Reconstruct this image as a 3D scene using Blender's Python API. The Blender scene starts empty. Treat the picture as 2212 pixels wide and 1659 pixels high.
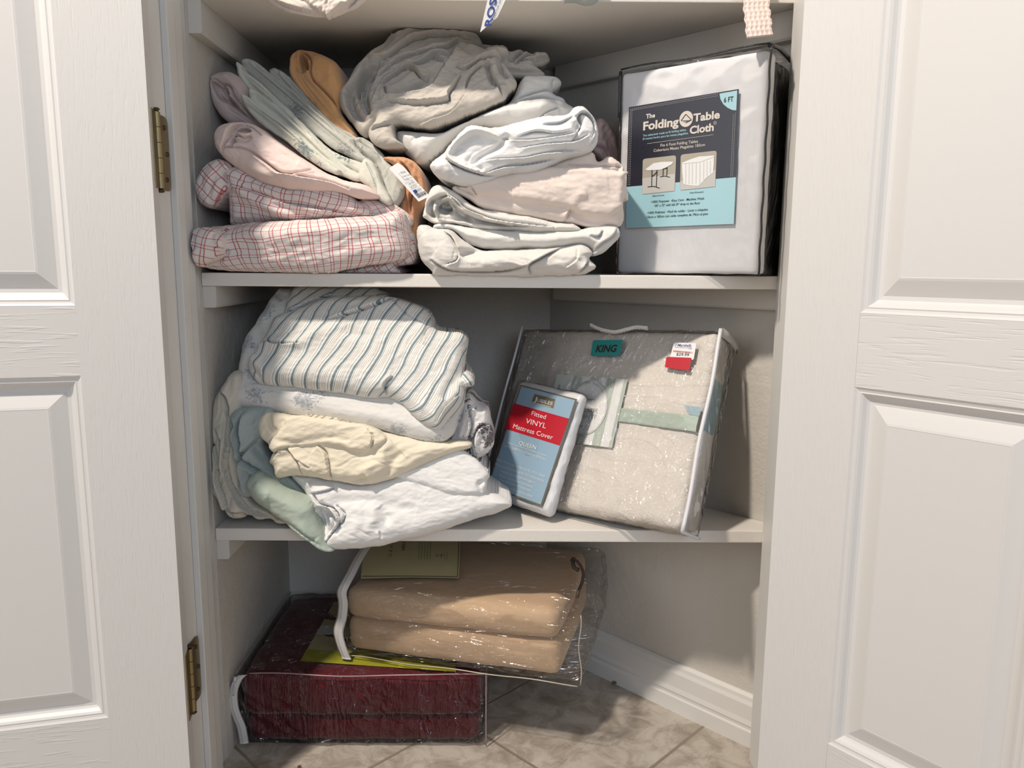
import bpy, bmesh, math, random
import numpy as np
from mathutils import Vector, Matrix

SC = bpy.context.scene
COL = SC.collection
random.seed(7)

# ------------------------------------------------------------------ camera
W, H = 2212, 1659
CF, PIT, ROLL, YAW = 1643.7, .153, .0064, .0052
CAM = np.array([.0201, -1.0703, .7497])
_c, _s = math.cos(YAW), math.sin(YAW)
R0 = np.array([_c, -_s, 0.]); Y0 = np.array([_s, _c, 0.]); Z0 = np.array([0., 0., 1.])
FW = math.cos(PIT) * Y0 - math.sin(PIT) * Z0
U0 = math.sin(PIT) * Y0 + math.cos(PIT) * Z0
RT = math.cos(ROLL) * R0 + math.sin(ROLL) * U0
UP = -math.sin(ROLL) * R0 + math.cos(ROLL) * U0
cd = bpy.data.cameras.new('camera'); cam = bpy.data.objects.new('camera', cd); COL.objects.link(cam)
cd.sensor_width = 36; cd.lens = 36 * CF / W; cd.clip_start = .02
cam.matrix_world = Matrix(((RT[0], UP[0], -FW[0], CAM[0]), (RT[1], UP[1], -FW[1], CAM[1]), (RT[2], UP[2], -FW[2], CAM[2]), (0, 0, 0, 1)))
SC.camera = cam

# ------------------------------------------------------------------ light
SC.view_settings.view_transform = 'Standard'; SC.view_settings.look = 'None'
SC.view_settings.gamma = 1; SC.view_settings.use_curve_mapping = False
SC.view_settings.exposure = 0.0
SC.cycles.max_bounces = 10; SC.cycles.diffuse_bounces = 2; SC.cycles.transparent_max_bounces = 24
SC.cycles.sample_clamp_indirect = 8
wd = bpy.data.worlds.new('world'); SC.world = wd; wd.use_nodes = True
wd.node_tree.nodes['Background'].inputs[0].default_value = (.93, .96, 1.0, 1)
wd.node_tree.nodes['Background'].inputs[1].default_value = .11

def area(name, loc, target, sx, sy, energy, color, shape='RECTANGLE'):
    l = bpy.data.lights.new(name, 'AREA'); l.shape = shape; l.size = sx; l.size_y = sy
    l.energy = energy; l.color = color
    o = bpy.data.objects.new(name, l); COL.objects.link(o); o.location = loc
    o.rotation_euler = (Vector(target) - Vector(loc)).to_track_quat('-Z', 'Y').to_euler()
    return o
area('ceiling_lamp', (-.87, -1.04, 2.50), (0, 0, .55), .12, .12, 52, (1, .90, .79), 'DISK')
area('window_daylight', (.7, -2.7, 1.5), (0, 0, .6), 1.2, 1.3, 17, (.72, .83, 1))
area('side_fill', (-2.3, -1.7, 1.4), (.3, 0, .6), 1.2, 1.3, 14, (.98, .98, 1))  # soft fill added at the left to brighten the right door, no known source

# ------------------------------------------------------------------ geometry helpers
def ray(px, py):
    return FW + RT * (px - W / 2) / CF - UP * (py - H / 2) / CF
def on_plane(px, py, P, n):
    d = ray(px, py); P = np.array(P, float); n = np.array(n, float)
    return CAM + d * (np.dot(P - CAM, n) / np.dot(d, n))
def at_y(px, py, y): return on_plane(px, py, (0, y, 0), (0, 1, 0))
def at_z(px, py, z): return on_plane(px, py, (0, 0, z), (0, 0, 1))

def tag(o, label=None, cat=None, group=None, kind=None):
    if label: o['label'] = label
    if cat: o['category'] = cat
    if group: o['group'] = group
    if kind: o['kind'] = kind
    return o
def empty(name, loc, label, cat, group=None):
    o = bpy.data.objects.new(name, None); COL.objects.link(o); o.location = loc
    o.empty_display_size = .02
    return tag(o, label, cat, group)
def mesh_obj(name, verts, faces, mat, parent=None, smooth=False, uv=None):
    m = bpy.data.meshes.new(name)
    m.from_pydata([tuple(map(float, v)) for v in verts], [], [tuple(f) for f in faces])
    m.materials.append(mat)
    if smooth: m.polygons.foreach_set('use_smooth', [True] * len(m.polygons))
    if uv is not None:
        l = m.uv_layers.new(name='UVMap'); idx = np.empty(len(m.loops), dtype=np.int32)
        m.loops.foreach_get('vertex_index', idx); l.data.foreach_set('uv', np.asarray(uv, dtype=np.float32)[idx].ravel())
    m.update()
    o = bpy.data.objects.new(name, m); COL.objects.link(o)
    if parent:
        o.parent = parent
        inv = Matrix.Translation(-world_loc(parent)); m.transform(inv)
    return o
def world_loc(o):
    v = Vector(o.location)
    while o.parent: o = o.parent; v += Vector(o.location)
    return v
class MB:
    def __init__(s): s.v = []; s.f = []
    def box(s, a, b):
        n = len(s.v); x0, y0, z0 = a; x1, y1, z1 = b
        s.v += [(x0, y0, z0), (x1, y0, z0), (x1, y1, z0), (x0, y1, z0), (x0, y0, z1), (x1, y0, z1), (x1, y1, z1), (x0, y1, z1)]
        s.f += [(n, n+3, n+2, n+1), (n+4, n+5, n+6, n+7), (n, n+1, n+5, n+4), (n+1, n+2, n+6, n+5), (n+2, n+3, n+7, n+6), (n+3, n, n+4, n+7)]; return s
    def prism(s, poly, z0, z1):
        n = len(s.v); k = len(poly)
        s.v += [(x, y, z0) for x, y in poly] + [(x, y, z1) for x, y in poly]
        s.f += [tuple(n+i for i in range(k))[::-1], tuple(n+k+i for i in range(k))]
        s.f += [(n+i, n+(i+1) % k, n+k+(i+1) % k, n+k+i) for i in range(k)]; return s
    def sweep(s, prof, A, B):   # profile points (3D offsets) swept from A to B
        n = len(s.v); k = len(prof); A = np.array(A, float); B = np.array(B, float)
        s.v += [tuple(A+np.array(p)) for p in prof] + [tuple(B+np.array(p)) for p in prof]
        s.f += [(n+i, n+(i+1) % k, n+k+(i+1) % k, n+k+i) for i in range(k)]
        s.f += [tuple(n+i for i in range(k))[::-1], tuple(n+k+i for i in range(k))]; return s
    def tube(s, pts, r, k=8):
        P = [np.array(p, float) for p in pts]; n = len(s.v); rr = r if hasattr(r, '__len__') else [r]*len(P)
        up = np.array([0.13, .31, .94])
        for i, p in enumerate(P):
            t = P[min(i+1, len(P)-1)] - P[max(i-1, 0)]; t /= np.linalg.norm(t)+1e-12
            a = np.cross(t, up); a /= np.linalg.norm(a)+1e-12; b = np.cross(t, a)
            for j in range(k):
                an = 2*math.pi*j/k; s.v.append(tuple(p + rr[i]*(math.cos(an)*a+math.sin(an)*b)))
        for i in range(len(P)-1):
            for j in range(k): s.f.append((n+i*k+j, n+i*k+(j+1) % k, n+(i+1)*k+(j+1) % k, n+(i+1)*k+j))
        s.f += [tuple(n+j for j in range(k))[::-1], tuple(n+(len(P)-1)*k+j for j in range(k))]; return s
    def build(s, name, mat, parent=None, smooth=False, bev=0):
        o = mesh_obj(name, s.v, s.f, mat, parent, smooth)
        bm = bmesh.new(); bm.from_mesh(o.data); bmesh.ops.recalc_face_normals(bm, faces=bm.faces)
        if bev:
            bmesh.ops.bevel(bm, geom=[e for e in bm.edges if len(e.link_faces) == 2 and e.calc_face_angle(0) > .6], offset=bev, segments=2, affect='EDGES', profile=.6)
        bm.to_mesh(o.data); bm.free(); return o

# ---- numpy noise
_rs = np.random.RandomState(11); _perm = _rs.permutation(256); _perm = np.concatenate([_perm, _perm, _perm])
_ang = _rs.rand(256)*2*np.pi; _gx, _gy = np.cos(_ang), np.sin(_ang)
def pn(x, y, seed=0):
    x = x + seed*17.31; y = y - seed*9.17
    xi = np.floor(x).astype(int); yi = np.floor(y).astype(int); xf = x-xi; yf = y-yi
    u = xf*xf*xf*(xf*(xf*6-15)+10); v = yf*yf*yf*(yf*(yf*6-15)+10)
    def g(ix, iy, dx, dy):
        h = _perm[(_perm[ix & 255]+iy) & 255]; return _gx[h]*dx+_gy[h]*dy
    a = g(xi, yi, xf, yf); b = g(xi+1, yi, xf-1, yf); c = g(xi, yi+1, xf, yf-1); d = g(xi+1, yi+1, xf-1, yf-1)
    return ((a+(b-a)*u) + ((c+(d-c)*u)-(a+(b-a)*u))*v)*1.5
def fbm(x, y, seed=0, o=3):
    r = 0; a = 1; 
    for i in range(o): r = r + a*pn(x*2**i, y*2**i, seed+i*3); a *= .5
    return r
def ridged(x, y, seed=0, o=2):
    r = 0; a = 1
    for i in range(o): r = r + a*(1-np.sqrt(pn(x*1.9**i, y*1.9**i, seed+i*5)**2+.0012)*2.1); a *= .45
    return r

# ------------------------------------------------------------------ materials
def new_mat(name):
    m = bpy.data.materials.new(name); m.use_nodes = True; nt = m.node_tree
    return m, nt, nt.nodes['Principled BSDF']
def nd(nt, t, **k):
    n = nt.nodes.new(t)
    for a, b in k.items():
        if a.startswith('i_'): n.inputs[int(a[2:])].default_value = b
        else: setattr(n, a, b)
    return n
def lk(nt, a, b): nt.links.new(a, b)
def simple(name, col, rough=.6, metal=0, spec=.5, bump=None, sheen=0):
    m, nt, p = new_mat(name); p.inputs['Base Color'].default_value = (*col, 1); p.inputs['Roughness'].default_value = rough
    p.inputs['Metallic'].default_value = metal; p.inputs['Specular IOR Level'].default_value = spec
    if bump:
        tc = nd(nt, 'ShaderNodeTexCoord'); n = nd(nt, 'ShaderNodeTexNoise'); n.inputs['Scale'].default_value = bump[0]; n.inputs['Detail'].default_value = 3
        b = nd(nt, 'ShaderNodeBump'); b.inputs['Strength'].default_value = bump[1]; b.inputs['Distance'].default_value = bump[2]
        lk(nt, tc.outputs['Object'], n.inputs['Vector']); lk(nt, n.outputs['Fac'], b.inputs['Height']); lk(nt, b.outputs['Normal'], p.inputs['Normal'])
    return m

def door_mat(name, vertical):
    m, nt, p = new_mat(name); p.inputs['Base Color'].default_value = (.73, .715, .695, 1); p.inputs['Roughness'].default_value = .42
    tc = nd(nt, 'ShaderNodeTexCoord'); mp = nd(nt, 'ShaderNodeMapping'); lk(nt, tc.outputs['UV'], mp.inputs['Vector'])
    mp.inputs['Scale'].default_value = (520, 34, 1) if vertical else (16, 260, 1)
    n = nd(nt, 'ShaderNodeTexNoise'); n.inputs['Scale'].default_value = 1; n.inputs['Detail'].default_value = 2; n.inputs['Distortion'].default_value = .6
    lk(nt, mp.outputs[0], n.inputs['Vector'])
    cr = nd(nt, 'ShaderNodeValToRGB'); cr.color_ramp.elements[0].position = .56; cr.color_ramp.elements[1].position = .68
    lk(nt, n.outputs['Fac'], cr.inputs[0])
    b = nd(nt, 'ShaderNodeBump'); b.inputs['Strength'].default_value = (.30 if vertical else .5); b.inputs['Distance'].default_value = .0005; b.invert = not vertical
    lk(nt, cr.outputs[0], b.inputs['Height']); lk(nt, b.outputs['Normal'], p.inputs['Normal'])
    return m
M_DOOR_V = door_mat('door_paint_vertical_grain', True); M_DOOR_H = door_mat('door_paint_horizontal_grain', False)
M_DOORP = simple('door_panel_paint', (.73, .715, .695), .42, bump=(160, .15, .0006))
M_TRIM = simple('trim_paint', (.76, .745, .71), .4, bump=(60, .12, .0008))
M_BASE = simple('baseboard_paint', (.80, .78, .74), .38)
M_SHELF = simple('shelf_paint', (.83, .785, .72), .5, bump=(170, .35, .0010))
M_CLEAT = simple('cleat_paint', (.72, .68, .62), .55, bump=(120, .2, .0008))
def wall_mat():
    m, nt, p = new_mat('wall_orange_peel'); p.inputs['Base Color'].default_value = (.67, .63, .57, 1); p.inputs['Roughness'].default_value = .62
    tc = nd(nt, 'ShaderNodeTexCoord'); n = nd(nt, 'ShaderNodeTexNoise'); n.inputs['Scale'].default_value = 190; n.inputs['Detail'].default_value = 2
    n2 = nd(nt, 'ShaderNodeTexVoronoi'); n2.inputs['Scale'].default_value = 70; n2.feature = 'SMOOTH_F1'
    a = nd(nt, 'ShaderNodeMath', operation='ADD'); b = nd(nt, 'ShaderNodeBump'); b.inputs['Strength'].default_value = .45; b.inputs['Distance'].default_value = .0016
    for q in (n, n2): lk(nt, tc.outputs['Object'], q.inputs['Vector'])
    lk(nt, n.outputs['Fac'], a.inputs[0]); lk(nt, n2.outputs['Distance'], a.inputs[1]); lk(nt, a.outputs[0], b.inputs['Height']); lk(nt, b.outputs['Normal'], p.inputs['Normal'])
    return m
M_WALL = wall_mat()
def tile_mat():
    m, nt, p = new_mat('floor_tile'); tc = nd(nt, 'ShaderNodeTexCoord'); sp = nd(nt, 'ShaderNodeSeparateXYZ'); lk(nt, tc.outputs['Object'], sp.inputs[0])
    def ma(op, a, b=None, c=None):
        n = nd(nt, 'ShaderNodeMath', operation=op)
        for i, q in enumerate((a, b, c)):
            if q is None: continue
            if isinstance(q, (int, float)): n.inputs[i].default_value = q
            else: lk(nt, q, n.inputs[i])
        return n.outputs[0]
    s = ma('ADD', sp.outputs[0], sp.outputs[1]); d = ma('SUBTRACT', sp.outputs[0], sp.outputs[1])
    P = .4235
    def line(v, off):
        f = ma('FRACT', ma('DIVIDE', ma('SUBTRACT', v, off-P*10+P/2), P)); return ma('ABSOLUTE', ma('SUBTRACT', f, .5))
    e = ma('MINIMUM', line(s, .046), line(d, .260))
    nz = nd(nt, 'ShaderNodeTexNoise'); nz.inputs['Scale'].default_value = 60; lk(nt, tc.outputs['Object'], nz.inputs['Vector'])
    e2 = ma('ADD', e, ma('MULTIPLY', ma('SUBTRACT', nz.outputs['Fac'], .5), .006))
    gm = nd(nt, 'ShaderNodeMapRange'); gm.inputs[1].default_value = .0065; gm.inputs[2].default_value = .0095; lk(nt, e2, gm.inputs[0])
    n1 = nd(nt, 'ShaderNodeTexNoise'); n1.inputs['Scale'].default_value = 22; n1.inputs['Detail'].default_value = 9; n1.inputs['Distortion'].default_value = .7; n1.inputs['Roughness'].default_value = .68
    lk(nt, tc.outputs['Object'], n1.inputs['Vector'])
    cr = nd(nt, 'ShaderNodeValToRGB'); E = cr.color_ramp.elements
    E[0].position = .32; E[0].color = (.31, .255, .205, 1); E[1].position = .72; E[1].color = (.62, .57, .50, 1)
    q = E.new(.48); q.color = (.45, .39, .325, 1); q = E.new(.56); q.color = (.55, .49, .42, 1); lk(nt, n1.outputs['Fac'], cr.inputs[0])
    mx = nd(nt, 'ShaderNodeMix', data_type='RGBA'); lk(nt, gm.outputs[0], mx.inputs[0]); mx.inputs[6].default_value = (.30, .245, .18, 1); lk(nt, cr.outputs[0], mx.inputs[7])
    lk(nt, mx.outputs[2], p.inputs['Base Color']); p.inputs['Roughness'].default_value = .42
    b = nd(nt, 'ShaderNodeBump'); b.inputs['Strength'].default_value = .6; b.inputs['Distance'].default_value = .002
    h = ma('ADD', gm.outputs[0], ma('MULTIPLY', n1.outputs['Fac'], .35)); lk(nt, h, b.inputs['Height']); lk(nt, b.outputs['Normal'], p.inputs['Normal'])
    return m
M_TILE = tile_mat()
M_BRASS = simple('antique_brass', (.30, .24, .13), .38, 1, bump=(220, .3, .0004))
M_BRASS2 = simple('antique_brass_dark', (.10, .075, .04), .5, 1)

def cloth_mat(name, col, col2=None, rough=.85, weave=1400, wr=.35, pattern=None, stain=None, sheen=.15, wscale=38):
    """cotton: colour, faint tone variation, fine weave and small creases as bump; pattern(nt, uvsocket, base) -> colour socket"""
    m, nt, p = new_mat(name); p.inputs['Roughness'].default_value = rough; p.inputs['Specular IOR Level'].default_value = .25
    p.inputs['Sheen Weight'].default_value = sheen
    tc = nd(nt, 'ShaderNodeTexCoord')
    base = nd(nt, 'ShaderNodeRGB'); base.outputs[0].default_value = (*col, 1); sock = base.outputs[0]
    if pattern: sock = pattern(nt, tc.outputs['UV'], sock)
    if stain:
        n = nd(nt, 'ShaderNodeTexNoise'); n.inputs['Scale'].default_value = stain[1]; n.inputs['Detail'].default_value = 4; lk(nt, tc.outputs['Object'], n.inputs['Vector'])
        mr = nd(nt, 'ShaderNodeMapRange'); mr.inputs[1].default_value = stain[2]; mr.inputs[2].default_value = stain[2]+.12; lk(nt, n.outputs['Fac'], mr.inputs[0]); mr.inputs[4].default_value = stain[3]
        mx = nd(nt, 'ShaderNodeMix', data_type='RGBA'); lk(nt, mr.outputs[0], mx.inputs[0]); lk(nt, sock, mx.inputs[6]); mx.inputs[7].default_value = (*stain[0], 1); sock = mx.outputs[2]
    lk(nt, sock, p.inputs['Base Color'])
    n1 = nd(nt, 'ShaderNodeTexNoise'); n1.inputs['Scale'].default_value = wscale; n1.inputs['Detail'].default_value = 4; n1.inputs['Distortion'].default_value = 1.2; lk(nt, tc.outputs['Object'], n1.inputs['Vector'])
    n2 = nd(nt, 'ShaderNodeTexNoise'); n2.inputs['Scale'].default_value = weave; lk(nt, tc.outputs['Object'], n2.inputs['Vector'])
    b1 = nd(nt, 'ShaderNodeBump'); b1.inputs['Strength'].default_value = wr; b1.inputs['Distance'].default_value = .0035; lk(nt, n1.outputs['Fac'], b1.inputs['Height'])
    b2 = nd(nt, 'ShaderNodeBump'); b2.inputs['Strength'].default_value = .25; b2.inputs['Distance'].default_value = .0004; lk(nt, n2.outputs['Fac'], b2.inputs['Height'])
    lk(nt, b1.outputs['Normal'], b2.inputs['Normal']); lk(nt, b2.outputs['Normal'], p.inputs['Normal'])
    return m
def _ramp_lines(nt, sock, period, stops):
    """stops: list of (pos, colour) constant bands inside one period"""
    mu = nd(nt, 'ShaderNodeMath', operation='DIVIDE'); mu.inputs[1].default_value = period; lk(nt, sock, mu.inputs[0])
    fr = nd(nt, 'ShaderNodeMath', operation='FRACT'); lk(nt, mu.outputs[0], fr.inputs[0])
    cr = nd(nt, 'ShaderNodeValToRGB'); cr.color_ramp.interpolation = 'CONSTANT'; E = cr.color_ramp.elements
    E[0].position = 0; E[0].color = (*stops[0][1], 1); E[1].position = stops[1][0]; E[1].color = (*stops[1][1], 1)
    for a, c in stops[2:]: q = E.new(a); q.color = (*c, 1)
    lk(nt, fr.outputs[0], cr.inputs[0]); return cr.outputs[0]
def mulc(nt, a, b, f=1.0):
    mx = nd(nt, 'ShaderNodeMix', data_type='RGBA', blend_type='MULTIPLY'); mx.inputs[0].default_value = f
    lk(nt, a, mx.inputs[6]); lk(nt, b, mx.inputs[7]); return mx.outputs[2]
def pat_plaid(nt, uv, base):
    s = nd(nt, 'ShaderNodeSeparateXYZ'); lk(nt, uv, s.inputs[0]); w = (1, 1, 1); r = (.70, .22, .25)
    st = [(0, r), (.042, w), (.17, r), (.212, w), (.57, r), (.612, w)]
    return mulc(nt, mulc(nt, base, _ramp_lines(nt, s.outputs[0], .0270, st)), _ramp_lines(nt, s.outputs[1], .0250, st), .85)
def pat_stripe(nt, uv, base):
    s = nd(nt, 'ShaderNodeSeparateXYZ'); lk(nt, uv, s.inputs[0]); w = (1, 1, 1); b = (.27, .34, .38); b2 = (.36, .43, .47); t = (.60, .50, .42)
    st = [(0, b), (.17, w), (.23, b2), (.27, w), (.38, t), (.41, w), (.50, t), (.53, w), (.62, t), (.65, w), (.82, b2), (.86, w)]
    return mulc(nt, base, _ramp_lines(nt, s.outputs[0], .0190, st))
def pat_floral(cols, scale, dens, fine=90, seed=0., fill=.85):
    def f(nt, uv, base):
        mp = nd(nt, 'ShaderNodeMapping'); mp.inputs['Location'].default_value = (seed, seed*.7, 0); lk(nt, uv, mp.inputs['Vector'])
        v = nd(nt, 'ShaderNodeTexVoronoi'); v.inputs['Scale'].default_value = scale; lk(nt, mp.outputs[0], v.inputs['Vector'])
        n = nd(nt, 'ShaderNodeTexNoise'); n.inputs['Scale'].default_value = fine; n.inputs['Detail'].default_value = 4; n.inputs['Distortion'].default_value = 2.2; lk(nt, mp.outputs[0], n.inputs['Vector'])
        a = nd(nt, 'ShaderNodeMath', operation='MULTIPLY_ADD'); lk(nt, v.outputs['Distance'], a.inputs[0]); a.inputs[1].default_value = -1.0; a.inputs[2].default_value = dens
        b = nd(nt, 'ShaderNodeMath', operation='ADD'); lk(nt, a.outputs[0], b.inputs[0]); lk(nt, n.outputs['Fac'], b.inputs[1])
        mr = nd(nt, 'ShaderNodeMapRange'); mr.inputs[1].default_value = .62; mr.inputs[2].default_value = .72; mr.inputs[4].default_value = fill; lk(nt, b.outputs[0], mr.inputs[0])
        cr = nd(nt, 'ShaderNodeValToRGB'); cr.color_ramp.elements[0].color = (*cols[0], 1); cr.color_ramp.elements[1].color = (*cols[1], 1); cr.color_ramp.elements[0].position = .4; cr.color_ramp.elements[1].position = .6
        n3 = nd(nt, 'ShaderNodeTexNoise'); n3.inputs['Scale'].default_value = fine*1.7; lk(nt, mp.outputs[0], n3.inputs['Vector']); lk(nt, n3.outputs['Fac'], cr.inputs[0])
        mx = nd(nt, 'ShaderNodeMix', data_type='RGBA'); lk(nt, mr.outputs[0], mx.inputs[0]); lk(nt, base, mx.inputs[6]); lk(nt, cr.outputs[0], mx.inputs[7]); return mx.outputs[2]
    return f
def film_mat(name, tint=(.97, .97, .97), gloss=.07, scale=30, dist=.006, base=.035, stretch=(1, 1, 1), rot=(0, 0, 0), strength=.9, fm=.45):
    m = bpy.data.materials.new(name); m.use_nodes = True; nt = m.node_tree; nt.nodes.remove(nt.nodes['Principled BSDF']); out = nt.nodes['Material Output']
    tc = nd(nt, 'ShaderNodeTexCoord'); mp = nd(nt, 'ShaderNodeMapping'); mp.inputs['Scale'].default_value = stretch; mp.inputs['Rotation'].default_value = rot
    lk(nt, tc.outputs['Object'], mp.inputs['Vector'])
    n = nd(nt, 'ShaderNodeTexNoise'); n.inputs['Scale'].default_value = scale; n.inputs['Detail'].default_value = 3; n.inputs['Distortion'].default_value = 1.4; lk(nt, mp.outputs[0], n.inputs['Vector'])
    b = nd(nt, 'ShaderNodeBump'); b.inputs['Strength'].default_value = strength; b.inputs['Distance'].default_value = dist; ab = nd(nt, 'ShaderNodeMath', operation='SUBTRACT'); ab.inputs[1].default_value = .5; lk(nt, n.outputs['Fac'], ab.inputs[0]); a2 = nd(nt, 'ShaderNodeMath', operation='ABSOLUTE'); lk(nt, ab.outputs[0], a2.inputs[0])
    lk(nt, a2.outputs[0], b.inputs['Height'])
    tr = nd(nt, 'ShaderNodeBsdfTransparent'); tr.inputs[0].default_value = (*tint, 1)
    gl = nd(nt, 'ShaderNodeBsdfGlossy'); gl.inputs['Roughness'].default_value = gloss; lk(nt, b.outputs['Normal'], gl.inputs['Normal'])
    fr = nd(nt, 'ShaderNodeFresnel'); fr.inputs[0].default_value = 1.45
    ad = nd(nt, 'ShaderNodeMath', operation='MULTIPLY_ADD'); lk(nt, fr.outputs[0], ad.inputs[0]); ad.inputs[1].default_value = fm; ad.inputs[2].default_value = base; ad.use_clamp = True
    mx = nd(nt, 'ShaderNodeMixShader'); lk(nt, ad.outputs[0], mx.inputs[0]); lk(nt, tr.outputs[0], mx.inputs[1]); lk(nt, gl.outputs[0], mx.inputs[2]); lk(nt, mx.outputs[0], out.inputs['Surface'])
    return m

# ------------------------------------------------------------------ the setting
XL, DEP, DIAG, Z1, Z2, ZT, TH = -.408, .3546, .452, .7389, .3684, 1.0966, .0185
ZTOP = 1.62
def struct(o): return tag(o, kind='structure')
struct(MB().box((-4, -6, -.03), (4, .5, 0)).build('floor', M_TILE))
struct(MB().box((XL-.05, 0.0, 0), (XL, DEP+.05, ZTOP)).build('wall_left', M_WALL))
struct(MB().box((XL, DEP, 0), (DIAG-DEP, DEP+.05, ZTOP)).build('wall_back', M_WALL))
dw = DIAG
struct(MB().prism([(dw, 0), (dw-DEP, DEP), (dw-DEP, DEP+.05), (dw+.07, DEP+.05), (dw+.07, 0)], 0, ZTOP).build('wall_right', M_WALL))
struct(MB().prism([(-1.9, -.118), (-.432, -.118), (-.432, -.002), (-1.9, -.002)], 0, ZTOP).prism([(.407, -.118), (1.9, -.118), (1.9, -.002), (.407, -.002)], 0, ZTOP).build('wall_front', M_WALL))
# left and right jambs with door stops and casing
def jamb(name, s, xi):
    b = MB()
    if s > 0: b.prism([(xi-.024, -.125), (xi+.0035, -.125), (xi+.0035, -.0885), (xi+.0030, -.0880), (xi+.0105, -.0880), (xi+.0115, -.087), (xi+.0115, -.066), (xi+.0095, -.060), (xi+.0095, -.040), (xi-.002, -.040), (xi-.002, 0), (xi-.024, 0)], 0, ZTOP)
    else: b.prism([(xi-s*.024, -.125), (xi-s*.010, -.125), (xi-s*.010, -.0735), (xi, -.0735), (xi, -.052), (xi-s*.002, -.046), (xi-s*.002, 0), (xi-s*.024, 0)], 0, ZTOP)
    o = b.build(name, M_TRIM, bev=.0012); struct(o)
    c = MB().prism([(xi-s*.078, -.119), (xi-s*.078, -.131), (xi-s*.060, -.137), (xi-s*.034, -.134), (xi-s*.018, -.129), (xi-s*.016, -.1255), (xi-s*.024, -.119)], 0, ZTOP)
    struct(c.build('trim_3' if s > 0 else 'trim_4', M_TRIM, bev=.001))
    return o
jamb('trim_1', 1, XL); jamb('trim_2', -1, .393)

# baseboard on the diagonal wall
nd_ = np.array([-1, -1, 0])/math.sqrt(2)
prof = [(0, 0), (.0135, 0), (.0135, .026), (.0115, .029), (.0115, .033), (.0125, .036), (.0105, .044), (.0100, .068), (.0075, .074), (.0065, .080), (.002, .084), (0, .084)]
pr3 = [tuple(nd_*a+np.array([0, 0, z])) for a, z in prof]
struct(MB().sweep(pr3, (DIAG-.002, .002, 0), (DIAG-DEP, DEP, 0)).build('baseboard_right', M_BASE))

# shelves
shelf_poly = [(XL+.0005, 0), (DIAG-.001, 0), (DIAG-DEP-.0005, DEP-.0005), (XL+.0005, DEP-.0005)]
def shelf(ztop, label):
    b = MB().prism(shelf_poly, ztop-TH, ztop).build('closet_shelf', M_SHELF, bev=.0016)
    return tag(b, label, 'shelf', 'painted shelves of the closet')
S1 = shelf(Z1, 'cream painted closet shelf under the tall linen piles and the tablecloth pack')
S2 = shelf(Z2, 'cream painted closet shelf under the quilt bag and the striped sheet pile')
S3 = shelf(ZT+TH, 'uppermost closet shelf, seen only from its dark underside')
def cleat(n, A, B, nrm, h, ztop):
    t = .018; n_ = np.array(nrm, float); pr = [tuple(n_*a+np.array([0, 0, z])) for a, z in ((0, -h), (t-.002, -h), (t, -h+.003), (t, 0), (0, 0))]
    struct(MB().sweep(pr, (*A, ztop), (*B, ztop)).build('trim_%d' % n, M_CLEAT))
cleat(5, (XL+.0002, .004), (XL+.0002, DEP-.001), (1, 0, 0), .042, ZT-.0003)
cleat(6, (DIAG-.006, .006), (DIAG-.34, .34), nd_, .038, ZT-.0003)
cleat(7, (XL+.0002, .004), (XL+.0002, DEP-.001), (1, 0, 0), .030, Z1-TH-.0003)
cleat(8, (DIAG-.006, .006), (DIAG-.338, .338), nd_, .030, Z1-TH-.0003)
cleat(9, (XL+.0002, .004), (XL+.0002, DEP-.001), (1, 0, 0), .030, Z2-TH-.0003)

# ------------------------------------------------------------------ doors
def door(name, org, dirv, nrm, WD=.378):
    org = np.array([*org, 0.]); e = np.array([*dirv, 0.]); n = np.array([*nrm, 0.])
    def P(s, z, d): return org+e*s+n*d+np.array([0, 0, z])
    ZB, ZH = .012, 1.60; st = .091
    panels = [(.186, .620), (.702, 1.50)]
    root = None
    V = []; F = []; UVs = []
    def quad(a, b, c, d):
        k = len(V)
        for q in (a, b, c, d): V.append(P(*q)); UVs.append((q[0], q[1]))
        F.append((k, k+1, k+2, k+3))
    # stiles + back + edges
    quad((0, ZB, 0), (st, ZB, 0), (st, ZH, 0), (0, ZH, 0)); quad((WD-st, ZB, 0), (WD, ZB, 0), (WD, ZH, 0), (WD-st, ZH, 0))
    T = -.035
    quad((0, ZB, T), (0, ZB, 0), (0, ZH, 0), (0, ZH, T)); quad((WD, ZB, 0), (WD, ZB, T), (WD, ZH, T), (WD, ZH, 0))
    quad((0, ZB, T), (WD, ZB, T), (WD, ZB, 0), (0, ZB, 0)); quad((0, ZH, 0), (WD, ZH, 0), (WD, ZH, T), (0, ZH, T)); quad((WD, ZB, T), (0, ZB, T), (0, ZH, T), (WD, ZH, T))
    body = mesh_obj(name, V, F, M_DOOR_V, uv=UVs); struct(body)
    V = []; F = []; UVs = []
    zs = [ZB]+[z for p in panels for z in p]+[ZH]
    for i in range(0, len(zs), 2): quad((st, zs[i], -.0002), (WD-st, zs[i], -.0002), (WD-st, zs[i+1], -.0002), (st, zs[i+1], -.0002))
    mesh_obj('door_rail', V, F, M_DOOR_H, body, uv=UVs)
    rings = [(0, 0), (.0025, -.0018), (.005, -.0026), (.0065, -.0022), (.009, -.0040), (.012, -.0078), (.0145, -.0096), (.019, -.0100), (.0205, -.0094), (.036, -.0036), (.0385, -.0030), (.0395, -.0032)]
    for (za, zb) in panels:
        V = []; F = []
        for ins, d in rings:
            V += [P(st+ins, za+ins, d), P(WD-st-ins, za+ins, d), P(WD-st-ins, zb-ins, d), P(st+ins, zb-ins, d)]
        for r in range(len(rings)-1):
            for k in range(4):
                F.append((r*4+k, r*4+(k+1) % 4, r*4+4+(k+1) % 4, r*4+4+k))
        L = len(V)-4; F.append((L, L+1, L+2, L+3))
        mesh_obj('door_panel', V, F, M_DOORP, body)
    return body, P
aL = math.radians(14)
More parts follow.
